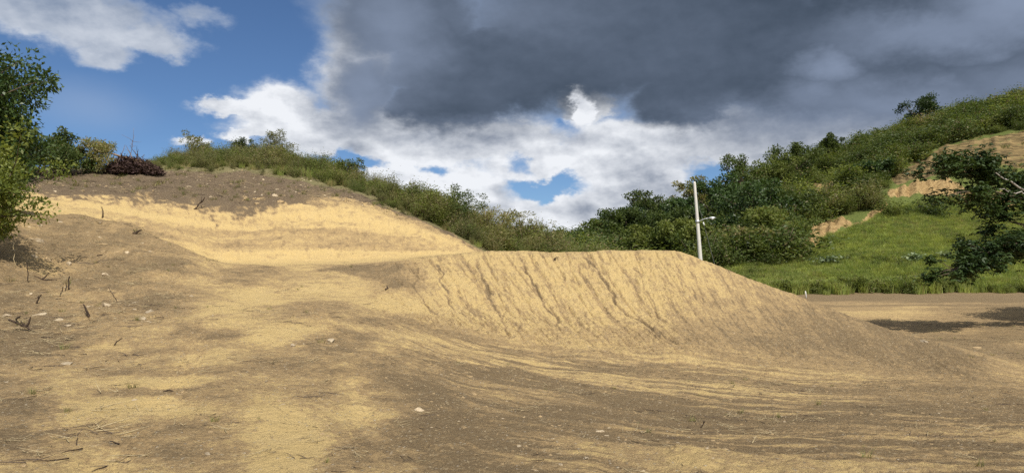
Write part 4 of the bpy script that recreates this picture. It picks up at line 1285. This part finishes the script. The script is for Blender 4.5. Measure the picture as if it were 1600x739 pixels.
# ---------------------------------------------------------------- trees of the wooded far slope
FAR = [
    # column, distance, crown top row, spread, leaf, airy, label
    (922, 118, 376, 2.6, M_LEAF_MID, .1, 'low dark tree at the near end of the far wood'),
    (945, 122, 362, 3.4, M_LEAF_MID, .1, 'dark rounded tree second from the low end of the far wood'),
    (968, 124, 346, 3.6, M_LEAF_DARK, .1, 'dense dark tree on the rising edge of the far wood'),
    (990, 112, 350, 3.6, M_LEAF_MID, .1, 'mid green tree in front of the far wood above the middle of the crest'),
    (1012, 130, 322, 4.0, M_LEAF_MID, .35, 'flat-topped tree on the skyline beside the bare-branched tree'),
    (1040, 112, 345, 3.6, M_LEAF_MID, .0, 'dense dark tree below the bare-branched tree'),
    (1064, 118, 330, 3.4, M_LEAF_DARK, .0, 'dark tree just uphill of the concrete pole foot'),
    (1078, 140, 300, 3.2, M_LEAF_SCRUB, .7, 'airy thin-leaved tree immediately beside the pole on the skyline'),
    (1068, 95, 366, 3.2, M_LEAF_HILL, .1, 'yellowish green bush-like tree in front of the pole shaft'),
    (1012, 100, 372, 3.2, M_LEAF_HILL, .1, 'low olive tree rising straight from the embankment crest'),
    (1122, 125, 288, 4.0, M_LEAF_DARK, .1, 'dark tree directly beyond the lamp head'),
    (1176, 108, 287, 5.6, M_LEAF_DARK, .0, 'largest very dark round tree on the slope past the lamp head'),
    (1140, 104, 352, 3.8, M_LEAF_DARK, .0, 'shadowy dark tree below the lamp head'),
    (1160, 138, 258, 4.8, M_LEAF_MID, .4, 'pale-crowned spreading tree on the skyline above the largest dark tree'),
    (1205, 142, 256, 4.6, M_LEAF_HILL, .1, 'green rounded tree on the skyline just after the spreading tree'),
    (1240, 150, 240, 4.4, M_LEAF_MID, .1, 'dark green tree on the rising skyline above the small earth scar'),
    (1204, 96, 338, 3.8, M_LEAF_HILL, .1, 'lighter green tree at the foot of the largest dark tree'),
    (1168, 92, 368, 3.0, M_LEAF_SCRUB, .2, 'grey-green shrubby tree where the wood meets the grass field'),
    (1222, 112, 312, 3.8, M_LEAF_MID, .1, 'dark tree between the largest dark tree and the small earth scar'),
    (1290, 168, 222, 2.6, M_LEAF_MID, .3, 'small tree breaking the skyline halfway up the ridge'),
    (1428, 183, 165, 4.8, M_LEAF_DARK, .0, 'isolated dark umbrella tree on top of the far ridge'),
    (1372, 128, 262, 3.4, M_LEAF_DARK, .0, 'dark overhanging tree at the upper corner of the brown cliff'),
    (1340, 126, 270, 3.0, M_LEAF_DARK, .0, 'dark tree between the small earth scar and the brown cliff'),
]
for k, (px, d, top, sp, lf, airy, lab) in enumerate(FAR):
    b = at(px, d)
    h = max(3.0, zrow(d, top - 9) - b.z) * (1.24 if px < 1110 else 1.1)
    make_tree('woodland_tree', b, h, sp, lab, 'trees of the far slope', seed=60 + k, leaf=lf, n_leaf=int(5200 * (1 - 0.55 * airy)), l_len=0.46, l_wid=0.25, trunk_h=0.25, limbs=9, clump=0.34 - .1 * airy, flat=0.6, airy=airy, per=4)
b = at(1036, 135)
make_tree('bare_tree', b, zrow(135, 314) - b.z, 4.4, 'flat-crowned tree with bare pale branches on the skyline left of the pole', seed=99, leaf=M_LEAF_SCRUB, bark=M_BARK_PALE, n_leaf=1000, l_len=0.38, l_wid=0.16, trunk_h=0.4, limbs=10, clump=0.25, flat=0.4, airy=.8, per=5, radius=0.24)

def broad_weed(px, py, h, w, label, seed):
    p = hit(px, py, 70)
    g = np.random.default_rng(seed)
    root = thing('broadleaf_weed', p, label, 'weed', 'pale weeds in the grass field')
    c = np.stack([g.normal(size=170) * w, g.normal(size=170) * w * .5, h * g.uniform(.45, 1.0, 170)], 1)
    v, f = leaf_quads(c, .42, .30, g, up=.65)
    ob('leaves', mesh_np('leaves', v, f, M_PALELEAF), root)
    G = Geo()
    for k in range(6):
        G.add(*tube([(c[k, 0] * .3, c[k, 1] * .3, -.1), c[k] * .6, c[k]], [.03, .02, .01], 4))
    ob('stem', G.mesh('stem', M_BARK), root)
broad_weed(1296, 418, 1.3, .9, 'patch of pale broad-leaved weed in the grass below the lower earth scar', 1)
broad_weed(1428, 414, 1.2, .5, 'single pale broad-leaved weed in the middle of the grass field', 2)
broad_weed(1478, 408, 1.0, .45, 'small pale broad-leaved weed in the grass nearest the overhanging limb', 3)
broad_weed(1150, 398, 2.2, .9, 'whitish broad-leaved weed clump at the dark foot of the wood', 4)

# ---------------------------------------------------------------- tree at the right edge, its limbs reaching in
def overhanging_tree():
    d0 = 31.0
    base = at(1745, d0)
    root = thing('spreading_tree', base, 'dark tree reaching in from the right edge with drooping limbs over the lot', 'tree')
    g = np.random.default_rng(404)
    B = np.array(base)
    W = lambda px, py, d=d0: np.array(at(px, d, py)) - B
    fork = W(1735, 395)
    wood = Geo()
    wood.add(*tube([np.array((0, 0, -0.3)), np.array((0.05, 0, 1.2)), fork], [0.34, 0.28, 0.24], 10))
    ob('trunk', wood.mesh('trunk', M_BARK), root)
    ends, rads = [], []
    def limb(pts, r0, r1, mt=M_BARK, leafy=()):
        pts = np.array(pts)
        t = np.linspace(0, 1, 12)
        s = np.linspace(0, 1, len(pts))
        q = np.stack([np.interp(t, s, pts[:, a]) for a in range(3)], 1)
        q[1:-1] = 0.25 * q[:-2] + 0.5 * q[1:-1] + 0.25 * q[2:]
        q[1:-1] += g.normal(size=(10, 3)) * 0.05
        lo_ = ob('limb', Geo().add(*tube(q, np.linspace(r0, r1, 12), 7)).mesh('limb', mt), root)
        tw = Geo()
        for (lo, hi, n, rad, hang) in leafy:
            for k in range(n):
                p = q[min(11, int(g.uniform(lo, hi) * 11.99))]
                e, _ = branch_path(p, g.normal(size=3) * np.array([1, 1, .5]) + np.array([-.3, 0, -hang]), g.uniform(.3, 1.0), g, 4, .2)
                tw.add(*tube(e, np.linspace(.018, .006, 4), 4))
                ends.append(e[-1]); rads.append(rad * g.uniform(.7, 1.3))
        if tw.v:
            ob('twig_spray', tw.mesh('twig_spray', M_BARK), lo_)['kind'] = 'stuff'
        return q
    limb([fork, W(1660, 330), W(1590, 285, 30.5), W(1530, 258, 30), W(1470, 252, 29.5)], .13, .02, leafy=[(.35, 1, 50, .24, 0.12)])
    limb([W(1660, 330), W(1600, 312, 30), W(1540, 296, 29.5), W(1500, 300, 29)], .07, .015, leafy=[(.35, 1, 20, .22, .3)])
    limb([fork, W(1680, 345, 30), W(1612, 306, 29.6), W(1572, 280, 29.3), W(1556, 270, 29.2)], .07, .022, M_BARK_PALE)
    limb([W(1612, 306, 29.6), W(1580, 300, 29.3), W(1555, 296, 29.2)], .03, .01, M_BARK_PALE)
    limb([fork, W(1670, 392), W(1610, 380, 30), W(1560, 385, 29.5), W(1525, 405, 29.2)], .11, .02, leafy=[(.25, 1, 52, .22, .1)])
    limb([W(1560, 385, 29.5), W(1525, 405, 29.2), W(1500, 420, 29), W(1484, 427, 29)], .025, .008, leafy=[(.0, 1, 24, .15, .1)])
    limb([W(1640, 360), W(1600, 352, 30.4), W(1572, 345, 30.2), W(1560, 330, 30)], .05, .015, leafy=[(.5, 1, 8, .18, .2)])
    # the rest of the crown, outside the photograph
    for k in range(16):
        a = g.uniform(-1.5, 1.2)
        R = g.uniform(2.2, 5.5)
        e = fork + np.array([math.cos(a) * R, math.sin(a) * R, g.uniform(0.6, 3.0)])
        m1 = fork + (e - fork) * .5 + np.array([0, 0, .7])
        limb([fork, m1, e], .10, .02, leafy=[(.4, 1, 17, .42, .1)])
    for k in range(24):
        dy = g.uniform(1.5, 14.0)
        e = fork + np.array([0.72 * dy - 2.6 + g.uniform(0.2, 4.5) + max(0, 2.8 - 0.2 * dy), dy, g.uniform(0.4, 2.6)])
        limb([fork, fork + (e - fork) * .5 + np.array([0, 0, .6]), e], .09, .02, leafy=[(.4, 1, 16, .42, .1)])
    ends, rads = np.array(ends), np.array(rads)
    # whorls of five leaflets
    n = 30000
    k = g.integers(0, len(ends), n)
    c = ends[k] + g.normal(size=(n, 3)) * rads[k][:, None] * np.array([1, 1, .75])
    a0 = g.random(n) * 6.28
    V, F, cnt = [], [], 0
    for j in range(5):
        az = a0 + (j - 2) * 0.75
        dirs = np.stack([np.cos(az), np.sin(az), np.full(n, -0.45)], 1)
        v, f = leaf_quads(c, .20, .075, g, up=.7, dirs=dirs * 1.6)
        V.append(v); F.append(f + cnt); cnt += len(v)
    ob('crown', mesh_np('crown', np.vstack(V), np.vstack(F), M_LEAF_DEEP), root)


overhanging_tree()

# ---------------------------------------------------------------- single stones
STONES = [
    (58, 377, .42, .6, 'pale angular stone on the bank in the shade edge of the low tree', M_STONE),
    (108, 414, .34, .7, 'pale wedge-shaped stone at the end of the low tree\'s shadow', M_STONE),
    (160, 382, .40, .3, 'flat tan slab half sunk in the middle of the flank slope', M_STONE_TAN),
    (62, 491, .32, .3, 'flat whitish stone below the charred stub on the slope', M_STONE),
    (10, 493, .20, .5, 'small whitish stone close to the left edge beside the twisted root', M_STONE),
    (106, 509, .20, .4, 'small cream stone just downhill of the charred stub', M_STONE),
    (104, 568, .24, .35, 'flat cream stone in the dark patch at the foot of the slope', M_STONE),
    (458, 540, .20, .5, 'white stone lying alone on the upper part of the ramp', M_STONE),
    (517, 534, .26, .45, 'cream stone among the dark rubble on the ramp edge', M_STONE),
    (657, 641, .16, .6, 'bright white stone in the dark soil below the ramp edge', M_STONE),
    (939, 673, .14, .4, 'white stone with a shadow in the dark wash, lower middle', M_STONE),
    (811, 697, .07, .6, 'tiny white pebble in the dark soil at the bottom middle', M_STONE),
    (876, 726, .07, .6, 'tiny white pebble closest to the bottom edge in the middle', M_STONE),
    (384, 311, .75, .55, 'tan boulder in the rim of the yellow cut, beside the clod cluster', M_STONE_TAN),
    (402, 318, .5, .7, 'tan clod hanging just below the rim of the yellow cut', M_STONE_TAN),
    (430, 307, .7, .5, 'pale boulder at the dip in the rim of the yellow cut', M_STONE),
    (438, 316, .5, .6, 'brown clod slipping over the rim below the pale boulder', M_STONE_TAN),
    (1442, 533, .5, .35, 'pale flat rock at the eroded edge of the lot', M_STONE),
    (1525, 543, .45, .3, 'low flat rock along the crack by the lot, farthest right of the rocks', M_STONE_TAN),
    (295, 292, .45, .4, 'cream rock lying on the dark soil above the cut', M_STONE),
]
for k, (px, py, s, fl, lab, mt) in enumerate(STONES):
    p = hit(px, py)
    o = ob('stone', stone_mesh('stone', 300 + k, mt, fl, 3), None, p - Vector((0, 0, s * .07)), lab, 'stone', 'single stones on the bare ground')
    o.scale = (s, s * .8, s)
    o.rotation_euler = (random.uniform(-.2, .2), random.uniform(-.2, .2), random.uniform(0, 6.3))

# ---------------------------------------------------------------- sticks, stubs and roots: frame polyline, radius at both ends, rise above the ground per point
def stick(pts, r0, r1, label, mt=M_WOOD_DARK, name='stick', forks=0, seed=0, cat='stick'):
    g = np.random.default_rng(500 + seed)
    p0 = hit(pts[0][0], pts[0][1])
    dd = p0.y
    P = []
    for (px, py) in pts:
        P.append(np.array(((px - CX) / FPX * dd, dd, zrow(dd, py))) - np.array(p0))
    P = np.array(P)
    P[:, 1] += np.linspace(0, 0.25 * np.linalg.norm(P[-1]), len(P)) * (g.random() - .3)
    t = np.linspace(0, 1, 9)
    s = np.linspace(0, 1, len(P))
    q = np.stack([np.interp(t, s, P[:, a]) for a in range(3)], 1)
    L = np.linalg.norm(q[-1] - q[0])
    q += g.normal(size=q.shape) * 0.016 * L
    # never let it sink out of sight in the slope
    for i in range(len(q)):
        q[i, 2] = max(q[i, 2], gz(q[i, 0] + p0.x, q[i, 1] + p0.y) - p0.z + (-0.03 if i == 0 else r1 * .5))
    root = thing(name, p0, label, cat, 'dead sticks on the cleared ground')
    main = ob('stem', Geo().add(*tube(q, np.linspace(r0, r1, 9), 6)).mesh('stem', mt), root)
    for k in range(forks):
        i = 3 + int(g.random() * 4)
        e, _ = branch_path(q[i], (q[i] - q[i - 1]) / (np.linalg.norm(q[i] - q[i - 1]) + 1e-6) + g.normal(size=3) * .6, L * .35, g, 4, .15)
        ob('side_twig', Geo().add(*tube(e, np.linspace(r1 * 1.2, r1 * .5, 4), 5)).mesh('side_twig', mt), main)


STICKS = [
    ([(107, 453), (107, 441), (107, 431)], .022, .016, 'short upright dark stake on the bank, straightest of the twigs'),
    ([(102, 455), (103, 448), (102, 442)], .014, .010, 'very short twig right beside the straight upright stake'),
    ([(94, 463), (97, 455), (99, 448)], .016, .010, 'leaning short twig left of the straight upright stake'),
    ([(53, 432), (54, 443), (64, 450), (76, 450), (88, 454)], .016, .022, 'bent dark branch with an upturned end on the bank'),
    ([(56, 475), (60, 468), (65, 460)], .022, .014, 'short dark twig below the bent branch'),
    ([(140, 496), (134, 484), (128, 475)], .032, .014, 'thick charred stub leaning out of the slope'),
    ([(56, 518), (42, 512), (30, 506), (14, 500)], .014, .02, 'twisted dark root lying near the left edge'),
    ([(30, 506), (24, 499), (33, 493), (26, 497)], .018, .010, 'gnarled curled root end above the twisted root'),
    ([(25, 421), (19, 398), (14, 378), (11, 363)], .010, .005, 'tall thin pale twig standing in the low tree\'s shade'),
    ([(44, 441), (43, 426), (42, 413)], .014, .010, 'thin straight twig just below the shadow of the low tree'),
    ([(160, 341), (161, 332), (158, 323)], .05, .02, 'dark broken stump sticking out of the yellow cut at left'),
    ([(209, 366), (214, 362), (220, 359)], .06, .02, 'dark wedge of wood on the crest of the flank'),
    ([(152, 400), (157, 404), (160, 406)], .03, .02, 'short dark wood chip in the middle of the flank slope'),
    ([(183, 471), (176, 460), (169, 448)], .010, .006, 'long thin twig leaning at the foot of the flank'),
    ([(121, 411), (135, 418), (150, 427), (165, 441)], .020, .010, 'dry vine trailing down the flank from the wedge-shaped stone'),
    ([(304, 327), (311, 318), (320, 308)], .05, .03, 'forked dead branch stuck in the top of the yellow cut'),
    ([(1095, 668), (1099, 662), (1100, 656)], .008, .004, 'small dark forked twig standing in the wash, lower right'),
    ([(1175, 692), (1179, 686), (1182, 681)], .008, .006, 'short pale straw stalk standing in the foreground, lower right'),
    ([(178, 540), (183, 533), (191, 528)], .012, .008, 'thin dark twig on the tan strip at the edge of the ramp'),
    ([(255, 612), (265, 608), (280, 614)], .010, .006, 'thin twig lying across the middle of the ramp'),
    ([(868, 408), (866, 404), (872, 402)], .025, .015, 'dark clump of root near the top of the embankment face'),
    ([(602, 453), (606, 450), (604, 447)], .04, .02, 'dark wood chip on the dark soil patch at the ramp crest'),
]
for k, (pts, r0, r1, lab) in enumerate(STICKS):
    stick(pts, r0, r1, lab, M_STRAWSTEM if 'pale' in lab else (M_BARK if 'vine' in lab else M_WOOD_DARK), seed=k, forks=2 if ('fork' in lab or 'bent' in lab or 'root' in lab or 'vine' in lab) else 0)
